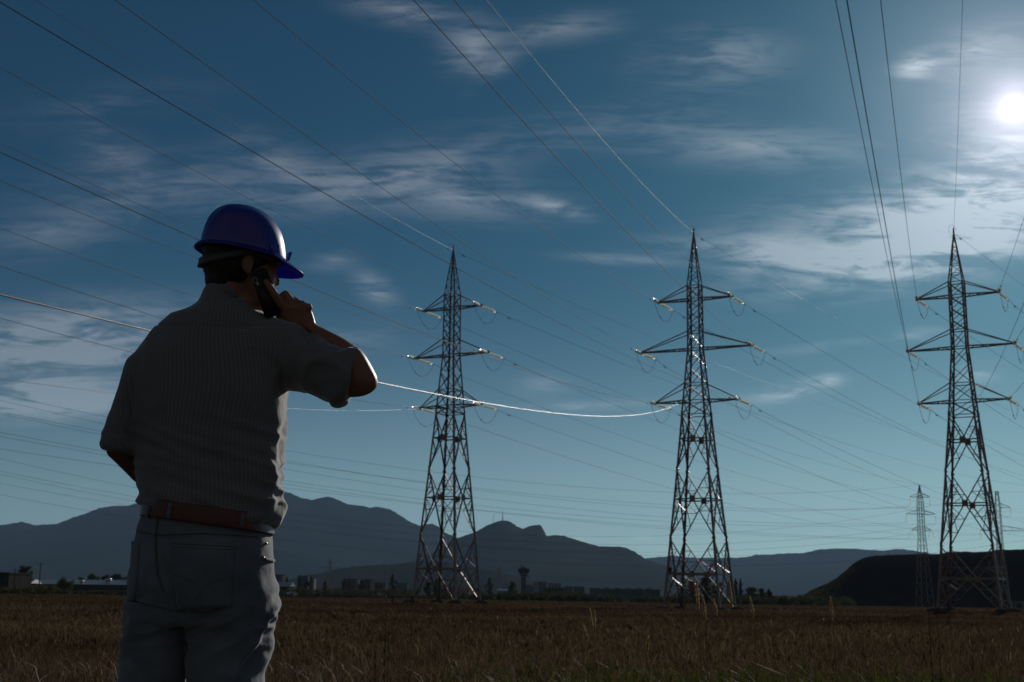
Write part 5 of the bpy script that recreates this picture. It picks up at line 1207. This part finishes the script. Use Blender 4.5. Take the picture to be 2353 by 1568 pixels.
# brow lashes catching light
# --- hard hat
hat = None
def ring_pt(a, r_scale, u_, ext=0.0):
    f_ = math.cos(a); s_ = math.sin(a); return H(.002 + f_*(.118*r_scale) + ext, s_*(.110*r_scale), u_)
mb = MB(); nA, nV = 96, 26; vs = []
BR = .004                     # height of the rim above the skull centre
for i in range(nV+1):
    v = i/nV; th_ = v*math.pi/2; r_ = math.cos(th_)**.80 if v < 1 else 0; u_ = BR + .127*math.sin(th_)**1.02
    for k in range(nA):
        a = 2*math.pi*k/nA
        # raised ribs over the crown
        lat = math.sin(a)*.110*r_; rib = .0055*math.exp(-(lat/.013)**2) + .0035*math.exp(-((abs(lat)-.034)/.006)**2); rib *= min(1, max(0, (v-.18)*5))*(1 if v < .98 else .8)
        back = -.016*math.sin(th_)       # crown sits slightly back
        vs.append(H(-.006 + back + math.cos(a)*.116*r_*(1+rib*3), math.sin(a)*.104*r_, u_ + rib))
n0 = nA
fs = [(i*nA+k, i*nA+(k+1) % nA, (i+1)*nA+(k+1) % nA, (i+1)*nA+k) for i in range(nV) for k in range(nA)]
mb.add(vs, fs)
shell = mb.mesh('shell', True)
bmx = bmesh.new(); bmx.from_mesh(shell); bmesh.ops.remove_doubles(bmx, verts=bmx.verts, dist=.0004); bmesh.ops.recalc_face_normals(bmx, faces=bmx.faces)
bmesh.ops.solidify(bmx, geom=bmx.faces[:], thickness=.0028); bmx.to_mesh(shell); bmx.free()
for p in shell.polygons: p.use_smooth = True
hat = put_man('hard_hat', shell, shellm)
# rolled rim (a gutter at the back) and the peak in front
mb = MB(); prof_n = 7; vs = []
for k in range(nA+1):
    a = 2*math.pi*k/nA; fr = max(0, math.cos(a)); pk_ = 1/(1+math.exp(-(fr-.60)*17)); bk = max(0, -math.cos(a))
    out_ = .008 + .007*bk +   .046*pk_*(1 - .35*(abs(math.sin(a))/.75)**2)
    base_r = Vector((math.cos(a), math.sin(a)))
    row = []
    for j in range(prof_n):
        q = j/(prof_n-1); ro_ = out_*q; drop = -.004*q - .018*pk_*q**1.1 - .010*bk*math.sin(q*math.pi)*-.6 - .006*bk*q
        row.append(H(-.006 + math.cos(a)*.1165 + ro_*math.cos(a)*(1.0 if pk_ < .3 else 1.05), math.sin(a)*.1045 + ro_*math.sin(a)*(1 - .55*pk_), BR + .004 + drop - .008*(1-abs(math.cos(a)))*q))
    vs += row
fs = [(k*prof_n+j, (k+1)*prof_n+j, (k+1)*prof_n+j+1, k*prof_n+j+1) for k in range(nA) for j in range(prof_n-1)]
mb.add(vs, fs); rim = mb.mesh('rim', True); bmx = bmesh.new(); bmx.from_mesh(rim); bmesh.ops.remove_doubles(bmx, verts=bmx.verts, dist=.0002); bmesh.ops.recalc_face_normals(bmx, faces=bmx.faces)
bmesh.ops.solidify(bmx, geom=bmx.faces[:], thickness=.0032); bmx.to_mesh(rim); bmx.free()
for p in rim.polygons: p.use_smooth = True
put_man('brim', rim, plastic, hat)
mb = MB(); mb.bar(H(.116, .0, .018), H(.119, 0, .042), .026, .005, HF); put_man('badge_clip', mb.mesh('badge_clip'), plastic, hat)
mb = MB(); mb.bar(H(.050, .098, .008), H(.051, .099, .030), .016, .006, HS); put_man('side_slot', mb.mesh('side_slot'), plastic, hat)
# headband at the nape, rising toward the temple
mb = MB(); vs = []; nb = 60
for k in range(nb+1):
    a = math.pi*2*k/nb; bk = -math.cos(a); u0 = -.046*max(0, bk)**.8 - .002; hh2 = .022
    for j, (rr2, du) in enumerate(((1, 0), (1, hh2), (.96, hh2), (.96, 0))):
        vs.append(H(-.014 + math.cos(a)*.104*rr2, math.sin(a)*.088*rr2, u0 - .008 + du))
mb.add(vs, [(k*4+j, (k+1)*4+j, (k+1)*4+(j+1) % 4, k*4+(j+1) % 4) for k in range(nb) for j in range(4)])
put_man('headband', mb.mesh('headband', True), strapm, hat)
# --- phone, held at the ear: its own thing
P_t, P_b = K2(800, 840, -.088), K2(985, 1395, -.058); pc = (P_t+P_b)/2; ax_ = (P_b-P_t).normalized(); fw = Vector((.42, -.9, 0)); fw = (fw - ax_*fw.dot(ax_)).normalized(); sd = ax_.cross(fw).normalized()
Lp = (P_b-P_t).length; ph = empty('mobile_phone', pc); tag(ph, 'black mobile phone held to the ear of the man', 'phone')
def phone_box(w_, l_, t_, c_off, nm_, m_, parent, bev=.006):
    bmp = bmesh.new(); bmesh.ops.create_cube(bmp, size=1)
    for v in bmp.verts: v.co = Vector((v.co.x*w_, v.co.y*l_, v.co.z*t_))
    bmesh.ops.bevel(bmp, geom=bmp.edges[:], offset=bev, segments=3, affect='EDGES'); me = bpy.data.meshes.new(nm_); 
    Rm = Matrix((sd, ax_, fw)).transposed()
    for v in bmp.verts: v.co = Rm @ (v.co + Vector(c_off))
    bmp.to_mesh(me); bmp.free()
    for p in me.polygons: p.use_smooth = True
    return put(nm_, me, m_, parent)
phone_box(.046, Lp*.97, .015, (0, 0, 0), 'shell', phm, ph); phone_box(.039, Lp*.60, .004, (0, Lp*.12, .0095), 'back_cover', phm, ph, .0015)
mb = MB(); lc = K2(772, 972, -.10) - pc; lc = lc - fw*(lc.dot(fw)) + fw*.0098
circ = [lc + (sd*math.cos(a) + ax_*math.sin(a)*1.25)*.0058 for a in np.linspace(0, 2*math.pi, 17)]; mb.tube(circ, .0012, 6, False); mb.build('lens_ring', lensm, ph, True)
mb = MB(); mb.box((0,0,0), .001, .001, .001); mb = MB(); mb.bar(lc + ax_*.008 + sd*-.002, lc + ax_*.014 + sd*-.005, .005, .0015, fw); mb.build('flash_window', lensm, ph)
